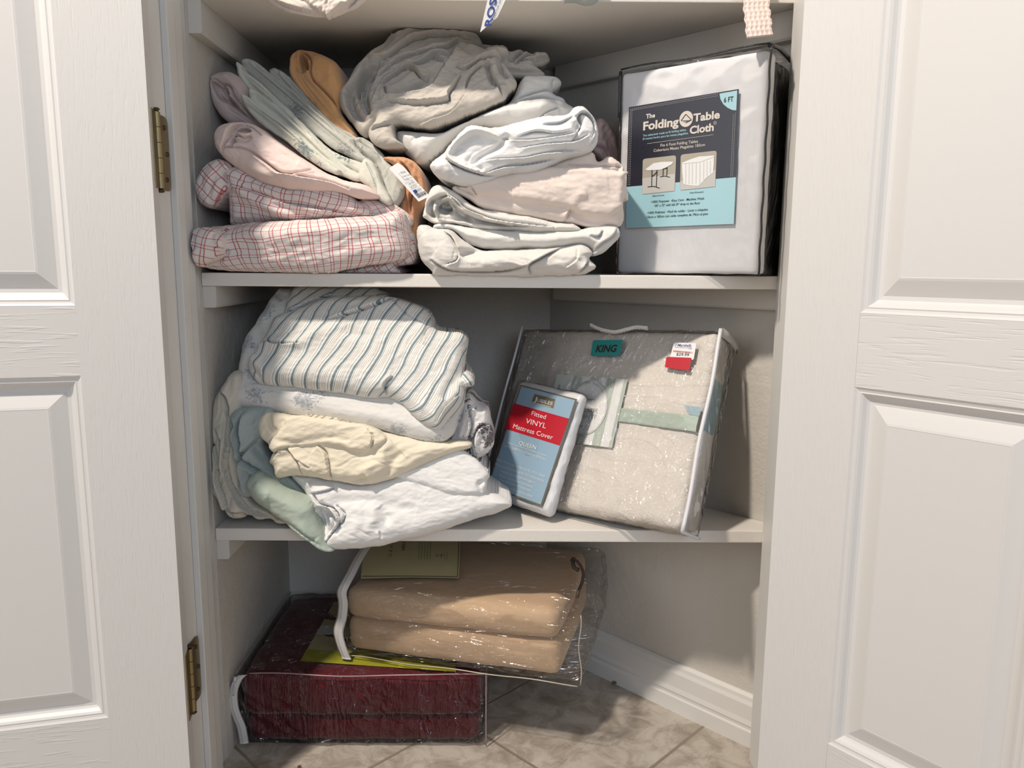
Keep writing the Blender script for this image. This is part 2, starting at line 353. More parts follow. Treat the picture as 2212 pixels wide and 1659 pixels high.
doorL, PL = door('door_1', (-.3915, -.165), (-math.cos(aL), -math.sin(aL)), (math.sin(aL), -math.cos(aL)))
aR = math.radians(52)
doorR, PR = door('door_2', (.350, -.163), (math.cos(aR), -math.sin(aR)), (-math.sin(aR), -math.cos(aR)))
# hinges of the left door
def hinge(zc):
    kx, ky = -.3985, -.1290; b = MB()
    for i in range(5):
        z0 = zc-.0445+i*.0178; b.tube([(kx, ky, z0+.0004), (kx, ky, z0+.0174)], .0042, 14)
    h = b.build('hinge', M_BRASS, doorL, smooth=False)
    b = MB().tube([(kx, ky, zc-.049), (kx, ky, zc-.0475), (kx, ky, zc-.046), (kx, ky, zc+.046), (kx, ky, zc+.0475), (kx, ky, zc+.049)], [.003, .0046, .003, .003, .0046, .003], 12)
    b.build('hinge_pin', M_BRASS2, h, True)
    # leaf on the jamb face (faces +x) and leaf on the door edge
    xj = XL+.0035
    y0, y1 = -.1245, -.0895
    pl = [(y0, zc-.0445), (y1-.008, zc-.0445), (y1-.002, zc-.0425), (y1, zc-.036), (y1, zc+.036), (y1-.002, zc+.0425), (y1-.008, zc+.0445), (y0, zc+.0445)]
    V = [(xj+.0018, y, z) for y, z in pl]+[(xj, y, z) for y, z in pl]; k = len(pl)
    F = [tuple(range(k)), tuple(range(2*k-1, k-1, -1))]+[(i, i+k, (i+1) % k+k, (i+1) % k) for i in range(k)]
    V += [(xj+.0018, y0, zc-.044), (xj+.0018, y0, zc+.044), (kx, ky, zc+.044), (kx, ky, zc-.044)]; F += [(2*k, 2*k+1, 2*k+2, 2*k+3)]
    mesh_obj('hinge_leaf', V, F, M_BRASS, h)
    a = PL(-.0016, zc-.0445, -.034); c = PL(-.0016, zc-.0445, -.012)
    V = [a, c, (*c[:2], zc+.0445), (*a[:2], zc+.0445)]; a = PL(0, zc-.0445, -.034); c = PL(0, zc-.0445, -.012); V += [a, c, (*c[:2], zc+.0445), (*a[:2], zc+.0445)]
    mesh_obj('hinge_leaf', V, [(0, 1, 2, 3), (7, 6, 5, 4), (0, 4, 5, 1), (1, 5, 6, 2), (2, 6, 7, 3), (3, 7, 4, 0)], M_BRASS, h)
    b = MB()
    for dz, yy in ((-.031, -.100), (0, -.0955), (.031, -.100)):
        b.tube([(xj+.0010, yy, zc+dz), (xj+.0030, yy, zc+dz)], [.0036, .0028], 12)
    b.build('hinge_screw', M_BRASS2, h)
hinge(.884); hinge(.205)

# ------------------------------------------------------------------ cloth engine
def crop(x0, y0, s): return lambda pts: [(x0+a*s, y0+b*s) for a, b in pts]
K1 = crop(400, 0, .25316); K2 = crop(400, 340, .25316); K3 = crop(700, 60, .30741); K4 = crop(880, 320, .22604)
K7 = crop(430, 600, .30289); K8 = crop(430, 820, .31646); K0 = crop(0, 0, 1)
def catmull(P, n=5, closed=True):
    P = np.array(P, float); k = len(P); out = []
    rng = range(k) if closed else range(k-1)
    for i in rng:
        if closed: a, b, c, d = P[(i-1) % k], P[i], P[(i+1) % k], P[(i+2) % k]
        else: a, b, c, d = P[max(i-1, 0)], P[i], P[i+1], P[min(i+2, k-1)]
        for t in np.arange(n)/n:
            out.append(.5*((2*b)+(c-a)*t+(2*a-5*b+4*c-d)*t*t+(3*b-a-3*c+d)*t**3))
    if not closed: out.append(P[-1])
    return np.array(out)
def seg_dist(U, V, poly, closed):
    A = poly; B = np.roll(poly, -1, 0) if closed else poly[1:]
    if not closed: A = poly[:-1]
    best = np.full(U.shape, 1e9); tt = np.zeros(U.shape); side = np.zeros(U.shape); n = len(A)
    for i in range(n):
        dx, dy = B[i]-A[i]; L2 = dx*dx+dy*dy+1e-18
        t = np.clip(((U-A[i][0])*dx+(V-A[i][1])*dy)/L2, 0, 1)
        ex = U-A[i][0]-t*dx; ey = V-A[i][1]-t*dy; d = ex*ex+ey*ey; m = d < best
        best = np.where(m, d, best); tt = np.where(m, (i+t)/n, tt); side = np.where(m, np.sign(dx*(V-A[i][1])-dy*(U-A[i][0])), side)
    return np.sqrt(best), tt, side
def inside(U, V, poly):
    r = np.zeros(U.shape, bool); n = len(poly)
    for i in range(n):
        x1, y1 = poly[i]; x2, y2 = poly[(i+1) % n]
        if y1 == y2: continue
        c = ((y1 > V) != (y2 > V)) & (U < (x2-x1)*(V-y1)/(y2-y1)+x1); r ^= c
    return r
def bundle(name, mat, layers, strokes=(), y0=.0, tilt=0., z0=.74, back=.2, step=2.4, parent=None, seed=1, amp=.0012, wang=0., wsc=(.05, .014),
           clamp=None, label=None, cat=None, group=None, fine=.0004, uvang=0., uvsc=1., wob=.0012, ymax=.345, xmin=XL+.002, shrink=.12, uvwarp=.004):
    T = math.radians(tilt); O = np.array([0, y0, z0]); VX = np.array([0, math.sin(T), math.cos(T)]); N = np.array([0, -math.cos(T), math.sin(T)])
    def uv_of(px, py):
        p = on_plane(px, py, O, N); return (p[0], (p-O) @ VX)
    g = step*.00065
    polys = []
    for L in layers:
        pts = np.array([uv_of(*q) for q in L['p']]); polys.append(pts if L.get('sharp') else catmull(pts, 5))
    allp = np.concatenate(polys); lo = allp.min(0)-3*g; hi = allp.max(0)+3*g
    nu = int((hi[0]-lo[0])/g)+1; nv = int((hi[1]-lo[1])/g)+1
    U, V = np.meshgrid(lo[0]+np.arange(nu)*g, lo[1]+np.arange(nv)*g, indexing='ij')
    ca, sa = math.cos(math.radians(wang)), math.sin(math.radians(wang))
    A = U*ca+V*sa; B = -U*sa+V*ca
    sdU = np.full(U.shape, -1e9); Hh = np.full(U.shape, -1e9); win = np.zeros(U.shape, int)
    wobn = wob*fbm(U/.03, V/.03, seed+40)
    for i, (L, poly) in enumerate(zip(layers, polys)):
        d, _, _ = seg_dist(U, V, poly, True); sd = np.where(inside(U, V, poly), d, -d)
        sd = sd+wobn*(1 if not L.get('sharp') else .3)
        dd = np.maximum(sd, 0); R = L.get('r', .02)*.8; t = np.clip(dd/R, 0, 1)
        h = L.get('l', R)-R+R*np.sqrt(1-(1-t)**2)+L.get('puff', .0)*(1-np.exp(-dd/.05))
        if 'tx' in L: h = h+(U-poly[:, 0].mean())*L['tx']
        if 'ty' in L: h = h+(V-poly[:, 1].mean())*L['ty']
        wa = L.get('a', amp); an = math.radians(L.get('ang', wang)); ws = L.get('ws', wsc)
        A2 = U*math.cos(an)+V*math.sin(an); B2 = -U*math.sin(an)+V*math.cos(an)
        wp = .6*fbm(A2/.06, B2/.06, seed+i*7+2, 2)
        h = h+wa*.62*np.clip(t*1.5, 0, 1)*(ridged(A2/ws[0]+wp, B2/ws[1]+wp, seed+i*7)+.7*fbm(A2/ws[0]*1.7, B2/ws[1]*.8, seed+i*3, 2))
        h = np.where(sd > -2*g, h, -1e9)
        m = (h > Hh) & (sd > 0); 
        Hh = np.where(m | ((Hh < -1e8) & (sd > -2*g)), h, Hh); win = np.where(m, i, win); sdU = np.maximum(sdU, sd)
    Hh = np.where(Hh < -1e8, 0, Hh)
    # soften the step between layers by a hair
    for _ in range(1):
        Hp = np.pad(Hh, 1, mode='edge'); Hh = Hh*.72+.07*(Hp[:-2, 1:-1]+Hp[2:, 1:-1]+Hp[1:-1, :-2]+Hp[1:-1, 2:])
    edge = np.clip(sdU/.008, 0, 1)
    strokes = sorted(strokes, key=lambda q: q[0] != 'p')
    for s in strokes:
        if s[0] == 'p':
            pl = catmull(np.array([uv_of(*q) for q in s[1]]), 5); d, _, _ = seg_dist(U, V, pl, True); d = np.where(inside(U, V, pl), d, 0); k = np.clip(d/s[2], 0, 1); Hh = Hh-s[3]*k*k*(3-2*k); continue
        kind, pts, w, h = s[:4]; w = w*.8; pl = catmull(np.array([uv_of(*q) for q in pts]), 5, False)
        d, t, sd = seg_dist(U, V, pl, False); tap = np.sin(np.pi*np.clip(t, .0, 1))**.45
        if len(s) > 4 and s[4] == 'o': tap = np.ones(t.shape)
        endf = np.where((t <= 1e-6) | (t >= 1-1e-6), np.exp(-(d/(w*.7))**2), 1)
        if kind == 'g': q = -h*np.exp(-(d/w)**2)
        elif kind == 'r': q = h*np.exp(-(d/w)**2)
        else:
            sgn = sd if kind == 'f' else -sd
            q = np.where(sgn > 0, h*np.exp(-d/w)*np.clip(d/(g*1.2), 0, 1), -h*1.0*np.exp(-(d/(g*2.0))**2))*endf
        Hh = Hh+1.75*q*tap*(.25+.75*edge)
    Hh = Hh+fine*fbm(A/.012, B/.005, seed+9, 2)*edge
    gu, gv = np.gradient(sdU, g); gn = np.sqrt(gu*gu+gv*gv)+1e-9
    mv = np.where(sdU < .35*g, -sdU, 0)
    keep = sdU > -1.02*g
    Us = U+gu/gn*mv; Vs = V+gv/gn*mv
    P = O+Us[..., None]*np.array([1, 0, 0])+Vs[..., None]*VX+Hh[..., None]*N
    ua = math.radians(uvang)
    wu = uvwarp*fbm(U/.07, V/.07, seed+21, 2); wv = uvwarp*fbm(U/.07, V/.07, seed+27, 2)
    uo = np.array([L.get('uo', (0, 0)) for L in layers])[win]; ur = np.array([math.radians(L.get('ur', 0)) for L in layers])[win]
    Hm = np.percentile(Hh[sdU > 0], 85); dH = np.clip(Hm-Hh, 0, .05); uc, vc = U[sdU > 0].mean(), V[sdU > 0].mean()
    su = Us+dH*.7*np.tanh((U-uc)/.06)+wu+uo[..., 0]; sv = Vs+dH*.8*np.tanh((V-vc)/.02)+wv+uo[..., 1]; an = ua+ur
    UV = np.stack([(su*np.cos(an)+sv*np.sin(an))*uvsc, (-su*np.sin(an)+sv*np.cos(an))*uvsc], -1)
    fk = keep[:-1, :-1] & keep[1:, :-1] & keep[1:, 1:] & keep[:-1, 1:]
    ix = -np.ones(U.shape, int); used = np.zeros(U.shape, bool)
    used[:-1, :-1] |= fk; used[1:, :-1] |= fk; used[1:, 1:] |= fk; used[:-1, 1:] |= fk
    ix[used] = np.arange(used.sum())
    verts = P[used]; uvs = UV[used]; ii, jj = np.nonzero(fk)
    faces = np.stack([ix[ii, jj], ix[ii+1, jj], ix[ii+1, jj+1], ix[ii, jj+1]], 1)
    # boundary edges (directed)
    ed = np.concatenate([faces[:, [0, 1]], faces[:, [1, 2]], faces[:, [2, 3]], faces[:, [3, 0]]])
    key = {}; 
    for a, b in ed.tolist(): key[(a, b)] = 1
    bd = [(a, b) for (a, b) in key if (b, a) not in key]
    bvs = sorted({a for e in bd for a in e}); rm = {v: i for i, v in enumerate(bvs)}; nb = len(bvs)
    bp = verts[bvs]; cen = verts.mean(0)
    allv = [verts]; alluv = [uvs]; fl = faces.tolist(); prev = {v: v for v in bvs}; base = len(verts)
    for fr, sh in ((.06, -.0), (.35, .01), (.8, .02+shrink*.3), (1.0, .05+shrink)):
        q = bp.copy(); q[:, 0] += (cen[0]-q[:, 0])*sh; q[:, 2] += (cen[2]-q[:, 2])*sh; q[:, 1] = np.maximum(q[:, 1]+.001, q[:, 1]+(y0+back-q[:, 1])*fr)
        allv.append(q); uu = uvs[bvs].copy(); uu[:, 1] += back*fr; alluv.append(uu)
        cur = {v: base+i for i, v in enumerate(bvs)}
        fl += [(prev[b], prev[a], cur[a], cur[b]) for a, b in bd]
        prev = cur; base += nb
    allv.append(np.array([[cen[0], y0+back, cen[2]]])); alluv.append(np.array([[0, 0]]))
    fl += [(prev[b], prev[a], base) for a, b in bd]
    VV = np.concatenate(allv); UU = np.concatenate(alluv)
    VV[:, 1] = np.minimum(VV[:, 1], ymax); VV[:, 0] = np.maximum(VV[:, 0], np.where(VV[:, 1] < -.034, XL+.0125, xmin))
    lim = DIAG-.022-VV[:, 0]; VV[:, 1] = np.where((VV[:, 1] > 0) & (VV[:, 1] > lim), np.maximum(lim, 0), VV[:, 1])
    if clamp == C2: lim = .098-.9*(VV[:, 0]+.014); VV[:, 1] = np.where((VV[:, 0] > -.12) & (VV[:, 1] > .03), np.minimum(VV[:, 1], np.maximum(lim, .03)), VV[:, 1])
    if clamp is not None:
        cz, zm = clamp; VV[:, 2] = np.where(VV[:, 1] > -.002, np.clip(VV[:, 2], cz+.0006, zm-.0008), VV[:, 2])
    o = mesh_obj(name, VV, fl, mat, parent, True, UU)
    if label: tag(o, label, cat, group)
    return o
def px(*a): return list(a)

# ------------------------------------------------------------------ fabrics
F_PLAID = cloth_mat('red_plaid_cotton', (.80, .74, .70), pattern=pat_plaid, wr=.25)
F_PINK = cloth_mat('pale_pink_cotton', (.86, .69, .63), wr=.25)
F_MAUVE = cloth_mat('mauve_cotton', (.62, .50, .47), wr=.25)
F_SAGEF = cloth_mat('sage_floral_cotton', (.68, .67, .585), pattern=pat_floral(((.16, .17, .19), (.30, .38, .36)), 19, .44, 120, 3.1, .85), wr=.25)
F_SAGEG = cloth_mat('grey_green_cotton', (.55, .54, .485), pattern=pat_floral(((.15, .14, .17), (.25, .25, .25)), 16, .36, 150, 1.3, .75), wr=.25)
F_ORANGE = cloth_mat('orange_terry', (.76, .42, .19), rough=.95, weave=700, wr=.25, sheen=.4)
F_PEACH = cloth_mat('peach_terry', (.66, .34, .18), rough=.95, weave=600, wr=.3, sheen=.4)
F_GREIGE = cloth_mat('greige_cotton', (.57, .525, .465), wr=.35, stain=((.58, .50, .30), 14, .62, .6))
F_WHITE = cloth_mat('white_cotton', (.84, .83, .81), wr=.25)
F_WHITE2 = cloth_mat('soft_white_cotton', (.78, .76, .72), wr=.25)
F_BLUSH = cloth_mat('blush_cotton', (.87, .75, .67), wr=.2)
F_ROSE = cloth_mat('dusty_rose_cotton', (.62, .46, .43), wr=.3)
F_ECRU = cloth_mat('ecru_cotton', (.77, .735, .68), wr=.25, stain=((.62, .54, .44), 22, .66, .5))
F_STRIPE = cloth_mat('ticking_stripe_cotton', (.86, .845, .80), pattern=pat_stripe, wr=.22)
F_TOILE = cloth_mat('blue_rose_print_cotton', (.77, .75, .71), pattern=pat_floral(((.33, .35, .40), (.56, .57, .58)), 25, .52, 95, 1.9, .85), wr=.2)
F_DARKF = cloth_mat('purple_floral_cotton', (.80, .78, .77), pattern=pat_floral(((.10, .035, .06), (.17, .20, .19)), 34, .60, 130, 2.2, .95), wr=.35)
F_CREAM = cloth_mat('cream_cotton', (.84, .76, .60), wr=.25)
F_SAGE = cloth_mat('sage_sateen', (.47, .54, .46), rough=.42, wr=.25, sheen=0)
F_TEAL = cloth_mat('grey_teal_cotton', (.40, .46, .44), wr=.3)
F_IVORY = cloth_mat('ivory_cotton', (.68, .63, .53), wr=.35)
F_PINKFS = cloth_mat('pinkish_beige_cotton', (.74, .65, .58), wr=.3)

C1 = (Z1, ZT); C2 = (Z2, Z1-TH); G_UP = 'linens piled on the upper shelf'; G_MID = 'linens piled on the middle shelf'

# ---- left pile, upper shelf (bottom to top)
b = bundle('folded_sheet', F_PLAID, [
    dict(p=K2([(150, 640), (430, 575), (850, 545), (1300, 520), (1620, 498), (1830, 455), (1895, 530), (1915, 650), (1920, 760), (1880, 860), (1700, 905), (1400, 955), (1200, 990), (700, 978), (300, 962), (200, 940), (150, 880)]), r=.030, l=.030, a=.0016, ang=10),
    dict(p=K2([(62, 720), (100, 670), (200, 622), (330, 610), (410, 680), (425, 780), (380, 860), (300, 915), (230, 940), (150, 885), (75, 840)]), r=.028, l=.064, a=.003, ang=60, ur=-22)],
    [('f', K2([(430, 600), (360, 680), (380, 760), (420, 820), (300, 920)][::-1]), .008, .004), ('g', K2([(200, 660), (230, 760), (160, 850)]), .004, .003), ('g', K2([(420, 800), (900, 900), (1500, 860)]), .02, .002),
     ('r', K2([(500, 620), (900, 640), (1500, 600), (1850, 560)]), .012, .003), ('r', K2([(520, 560), (700, 700), (1200, 720)]), .01, .0015)],
    y0=.006, z0=Z1, back=.27, step=2.2, seed=3, uvang=6, clamp=C1, label='red and white plaid sheet folded flat, lowest in the left pile on the upper shelf', cat='sheet', group=G_UP)
bundle('tucked_fold', F_PLAID, [dict(p=K2([(1250, 975), (1700, 880), (1880, 760), (1900, 600), (1960, 700), (1975, 830), (1930, 910), (1800, 935), (1850, 985), (1700, 996), (1300, 994)]), r=.012, l=.012, a=.003, ang=40)],
       y0=.022, z0=Z1, back=.16, parent=b, seed=8, uvang=35, clamp=C1)
b = bundle('bunched_pillowcase', F_PLAID, [
    dict(p=K2([(1500, 350), (1700, 375), (1850, 440), (1930, 540), (1880, 600), (1650, 590), (1500, 520)]), r=.014, l=.006, a=.003, ang=-20, ur=40),
    dict(p=K2([(380, 130), (500, 100), (640, 180), (900, 250), (1300, 270), (1500, 395), (1608, 458), (1605, 530), (1400, 518), (1150, 540), (800, 550), (430, 585), (395, 480), (395, 330), (425, 260)]), r=.022, l=.024, a=.0022, ang=-12, ty=.25),
    dict(p=K2([(330, 40), (430, 75), (445, 130), (400, 170), (430, 265), (380, 350), (280, 446), (185, 405), (145, 290), (150, 220), (215, 105)]), r=.02, l=.036, a=.002, ang=60, ur=60)],
    [('f', K2([(1620, 535), (1300, 470), (900, 400), (500, 260)]), .012, .003), ('r', K2([(390, 155), (520, 300), (800, 460), (1000, 540)]), .008, .004), ('g', K2([(620, 300), (850, 430), (1100, 500)]), .009, .003),
     ('g', K2([(300, 60), (230, 200), (240, 330)]), .004, .0015), ('g', K2([(370, 80), (320, 220), (280, 400)]), .004, .0015)],
    y0=.02, z0=Z1+.05, back=.24, step=2.2, seed=5, uvang=-14, clamp=C1, label='red plaid bunched fabric with a rolled left end, just above the flat plaid sheet', cat='sheet', group=G_UP)
bundle('rolled_sheet', F_PINK, [
    dict(p=K1([(268, 1200), (290, 1120), (350, 1070), (480, 1052), (600, 1080), (700, 1150), (900, 1290), (1050, 1385), (1180, 1470), (1300, 1520), (1450, 1560), (1560, 1590), (1640, 1655), (1648, 1690), (1560, 1700), (1480, 1693), (1300, 1643), (1100, 1643), (900, 1620), (700, 1575), (500, 1470), (380, 1390), (290, 1295)]), r=.022, l=.022, a=.0014, ang=-33)],
    [('p', K1([(436, 1260), (428, 1190), (470, 1118), (540, 1102), (610, 1140), (570, 1178), (490, 1172), (458, 1212)]), .004, .014), ('f', K1([(350, 1320), (395, 1230), (440, 1130), (500, 1085), (600, 1105), (690, 1180)]), .010, .006), ('g', K1([(440, 1250), (440, 1180), (500, 1120), (580, 1130)]), .005, .008),
     ('f', K1([(370, 1290), (430, 1275), (450, 1200), (500, 1180), (545, 1200), (600, 1190)]), .006, .005), ('g', K1([(420, 1270), (470, 1230), (560, 1225), (610, 1190)]), .0035, .004),
     ('b', K1([(370, 1290), (560, 1310), (700, 1400), (830, 1490), (1000, 1530), (1250, 1570), (1430, 1640)]), .010, .0055), ('b', K1([(640, 1350), (760, 1440), (850, 1510), (1000, 1500), (1120, 1470)]), .008, .004),
     ('g', K1([(700, 1160), (850, 1330), (1000, 1400)]), .008, .003), ('r', K1([(500, 1400), (800, 1560), (1200, 1600)]), .010, .003), ('r', K1([(300, 1220), (320, 1330), (420, 1400)]), .01, .002),
     ('f', K1([(1640, 1660), (1540, 1610), (1400, 1560)]), .006, .003)],
    y0=.002, tilt=4, z0=.82, back=.23, step=1.7, seed=12, clamp=C1, label='pale pink rolled sheet lying across the red plaid fabric', cat='sheet', group=G_UP)
bundle('rolled_pillowcase', F_MAUVE, [
    dict(p=K1([(206, 720), (240, 655), (340, 628), (430, 638), (500, 690), (560, 790), (580, 860), (680, 1000), (900, 1210), (1180, 1440), (1190, 1490), (1000, 1420), (700, 1180), (600, 1100), (480, 1080), (400, 1065), (300, 980), (230, 850)]), r=.016, l=.016, a=.0012, ang=-40)],
    [('p', K1([(238, 735), (300, 722), (395, 790), (425, 850), (520, 965), (640, 1085), (510, 1000), (400, 915), (305, 850)]), .005, .016), ('r', K1([(285, 770), (330, 830), (420, 900), (560, 1010)]), .002, .006), ('r', K1([(330, 760), (400, 850), (500, 940)]), .002, .006), ('f', K1([(215, 740), (280, 715), (350, 760), (420, 790), (440, 850), (500, 930), (620, 1050)][::-1]), .007, .005), ('g', K1([(290, 790), (340, 860), (420, 900), (520, 990), (640, 1100)]), .005, .007),
     ('g', K1([(330, 760), (390, 820), (400, 860)]), .004, .005), ('g', K1([(400, 930), (500, 1010), (620, 1090), (800, 1220)]), .003, .003), ('r', K1([(360, 650), (450, 760), (560, 900)]), .008, .003)],
    y0=.060, tilt=10, z0=.88, back=.2, step=1.7, seed=14, clamp=C1, label='dull mauve rolled pillowcase sticking out at the far left above the pink roll', cat='pillowcase', group=G_UP)
b = bundle('folded_sheet', F_SAGEF, [
    dict(p=K1([(440, 540), (480, 560), (520, 615), (700, 765), (900, 950), (1100, 1150), (1250, 1290), (1500, 1390), (1640, 1440), (1560, 1500), (1400, 1440), (1250, 1370), (1080, 1240), (880, 1070), (700, 900), (580, 800), (500, 720), (455, 640)]), r=.007, l=.006, a=.0007, ang=-40, ws=(.06, .006)),
    dict(p=K1([(565, 810), (600, 798), (760, 895), (950, 1040), (1150, 1240), (1350, 1420), (1510, 1525), (1500, 1565), (1400, 1545), (1240, 1470), (1040, 1310), (850, 1140), (690, 1010), (590, 900)]), r=.006, l=.014, a=.0007, ang=-40, ws=(.06, .006), uo=(.3, .1)),
    dict(p=K1([(515, 880), (545, 868), (640, 945), (800, 1055), (980, 1200), (1120, 1330), (1330, 1480), (1345, 1520), (1280, 1530), (1080, 1410), (890, 1260), (690, 1120), (580, 1010)]), r=.006, l=.022, a=.0008, ang=-40, ws=(.06, .006), uo=(.7, .4)),
    dict(p=K1([(1530, 1410), (1580, 1400), (1640, 1450), (1700, 1600), (1770, 1740), (1740, 1780), (1650, 1720), (1600, 1640), (1500, 1555)]), r=.010, l=.020, a=.0010, ang=-60, uo=(.5, .9))],
    [('b', K1([(470, 570), (560, 690), (750, 850), (1000, 1050), (1200, 1240), (1450, 1400)]), .004, .005), ('g', K1([(480, 620), (620, 790), (850, 980), (1100, 1200)]), .0025, .004), ('b', K1([(590, 830), (760, 940), (950, 1090), (1180, 1310), (1400, 1490)]), .004, .005), ('b', K1([(540, 900), (680, 1020), (860, 1150), (1060, 1320), (1250, 1470)]), .005, .005), ('g', K1([(620, 870), (800, 1000), (1000, 1180), (1250, 1420)]), .002, .004), ('g', K1([(560, 960), (760, 1120), (960, 1290)]), .003, .003), ('f', K1([(1660, 1700), (1620, 1560), (1560, 1440)]), .006, .004)],
    y0=.032, tilt=18, z0=.86, back=.18, step=1.7, seed=21, uvang=-40, clamp=C1, fine=.0003, label='pale sage sheet printed with dark sprigs, folded in slanting layers beside the pink roll', cat='sheet', group=G_UP)
bundle('folded_pillowcase', F_SAGEG, [
    dict(p=K1([(722, 615), (740, 590), (790, 588), (900, 670), (1050, 840), (1250, 1040), (1500, 1195), (1700, 1345), (1730, 1420), (1550, 1345), (1300, 1210), (1050, 1020), (850, 810), (740, 680)]), r=.007, l=.006, a=.0006, ang=-42, ws=(.06, .006)),
    dict(p=K1([(500, 575), (540, 543), (620, 568), (750, 670), (1000, 870), (1300, 1140), (1400, 1230), (1600, 1380), (1520, 1410), (1250, 1280), (1000, 1080), (800, 890), (650, 740), (540, 650)]), r=.007, l=.015, a=.0006, ang=-42, ws=(.06, .006), uo=(.2, .2)),
    dict(p=K1([(1390, 1240), (1520, 1200), (1650, 1290), (1750, 1420), (1850, 1530), (1880, 1659), (1800, 1790), (1740, 1740), (1660, 1480), (1570, 1400), (1460, 1330)]), r=.014, l=.018, a=.0018, ang=60)],
    [('b', K1([(760, 610), (880, 750), (1130, 1000), (1480, 1260), (1650, 1360)]), .004, .005), ('g', K1([(830, 640), (960, 780), (1200, 1030), (1500, 1240)]), .002, .004), ('b', K1([(540, 580), (730, 740), (980, 950), (1280, 1210), (1480, 1370)]), .004, .005), ('g', K1([(600, 590), (760, 710), (1000, 920), (1300, 1180)]), .002, .004), ('f', K1([(1540, 1210), (1480, 1300), (1640, 1430)]), .006, .004), ('g', K1([(1650, 1300), (1700, 1450), (1760, 1700)]), .004, .002),
     ('g', K1([(730, 600), (790, 600), (800, 640)]), .003, .004)],
    y0=.052, tilt=22, z0=.86, back=.17, step=1.7, seed=25, uvang=-42, clamp=C1, fine=.0003, label='grey-green pillowcase stack slanting between the sage sheet and the orange towel', cat='pillowcase', group=G_UP)
bundle('folded_towel', F_ORANGE, [
    dict(p=K1([(898, 610), (908, 520), (950, 462), (1010, 443), (1150, 478), (1300, 560), (1338, 650), (1368, 780), (1335, 880), (1345, 990), (1420, 1090), (1485, 1190), (1430, 1222), (1350, 1180), (1150, 960), (1000, 800), (925, 680)]), r=.016, l=.016, a=.0008, ang=-50)],
    [('p', K1([(1003, 478), (1055, 525), (1080, 600), (1066, 690), (1015, 640), (988, 560)]), .003, .022), ('b', K1([(985, 470), (1040, 500), (1088, 560), (1082, 660), (1120, 750), (1220, 850), (1320, 960), (1400, 1080), (1470, 1180)]), .014, .007), ('g', K1([(1015, 500), (1050, 560), (1045, 640), (1000, 620), (985, 560)]), .006, .010),
     ('g', K1([(960, 500), (940, 570), (965, 680), (1080, 850), (1280, 1070), (1420, 1195)]), .003, .004), ('g', K1([(990, 480), (965, 570), (1000, 690), (1120, 860), (1320, 1080), (1440, 1190)]), .0028, .004), ('g', K1([(1010, 640), (1060, 740), (1200, 900), (1340, 1060)]), .003, .003),
     ('r', K1([(1150, 500), (1250, 620), (1300, 800)]), .018, .003)],
    y0=.085, tilt=15, z0=.9, back=.17, step=1.7, seed=28, clamp=C1, fine=.0005, label='orange towel folded over into a loop at the top of the left pile', cat='towel', group=G_UP)
bundle('folded_towel', F_PEACH, [
    dict(p=K2([(1690, 10), (1820, -5), (1950, 35), (2020, 130), (2050, 250), (2055, 380), (2000, 500), (1985, 610), (2000, 720), (1930, 690), (1890, 520), (1835, 450), (1860, 350), (1870, 250), (1800, 90)]), r=.013, l=.013, a=.0028, ang=80, ws=(.05, .009))],
    [('f', K2([(1820, 20), (1920, 120), (1960, 260), (1940, 420), (1960, 600)]), .007, .005), ('g', K2([(1900, 40), (1990, 160), (2010, 300)]), .004, .004), ('g', K2([(1880, 330), (1900, 450), (1930, 600)]), .005, .004)],
    y0=.055, z0=.82, back=.15, step=2.2, seed=31, clamp=C1, fine=.0006, label='peach towel squeezed upright between the left and middle piles, behind the price tag', cat='towel', group=G_UP)

# ---- middle pile, upper shelf
bundle('crumpled_sheet', F_ECRU, [
    dict(p=K4([(110, 760), (200, 735), (260, 760), (430, 790), (560, 900), (720, 975), (1000, 965), (1400, 955), (1600, 920), (1700, 930), (1765, 1000), (1735, 1060), (1800, 1130), (1725, 1190), (1600, 1215), (1200, 1228), (800, 1222), (300, 1222), (235, 1180), (150, 1090), (105, 960)]), r=.028, l=.028, a=.0022, ang=-15)],
    [('f', K4([(1180, 1228), (1150, 1130), (1250, 1060), (1450, 960), (1600, 920)]), .012, .006), ('b', K4([(520, 1030), (490, 960), (430, 850), (330, 780)]), .010, .005), ('f', K4([(240, 1060), (380, 1150), (560, 1175), (900, 1170), (1150, 1120)]), .012, .006),
     ('g', K4([(510, 1010), (620, 1000), (760, 980)]), .007, .008), ('f', K4([(500, 1030), (480, 1080), (390, 1110)]), .007, .005), ('g', K4([(330, 1190), (600, 1200), (1150, 1170)]), .006, .005), ('f', K4([(1600, 1215), (1680, 1130), (1720, 1060)]), .008, .005),
     ('r', K4([(600, 1080), (900, 1060), (1300, 980)]), .012, .003), ('b', K4([(1500, 1140), (1600, 1060), (1620, 950)]), .006, .002), ('r', K4([(150, 850), (300, 1000), (450, 1040)]), .012, .003)],
    y0=.006, z0=Z1, back=.26, step=1.7, seed=33, clamp=C1, label='ecru fitted sheet crumpled at the bottom of the middle pile', cat='sheet', group=G_UP)
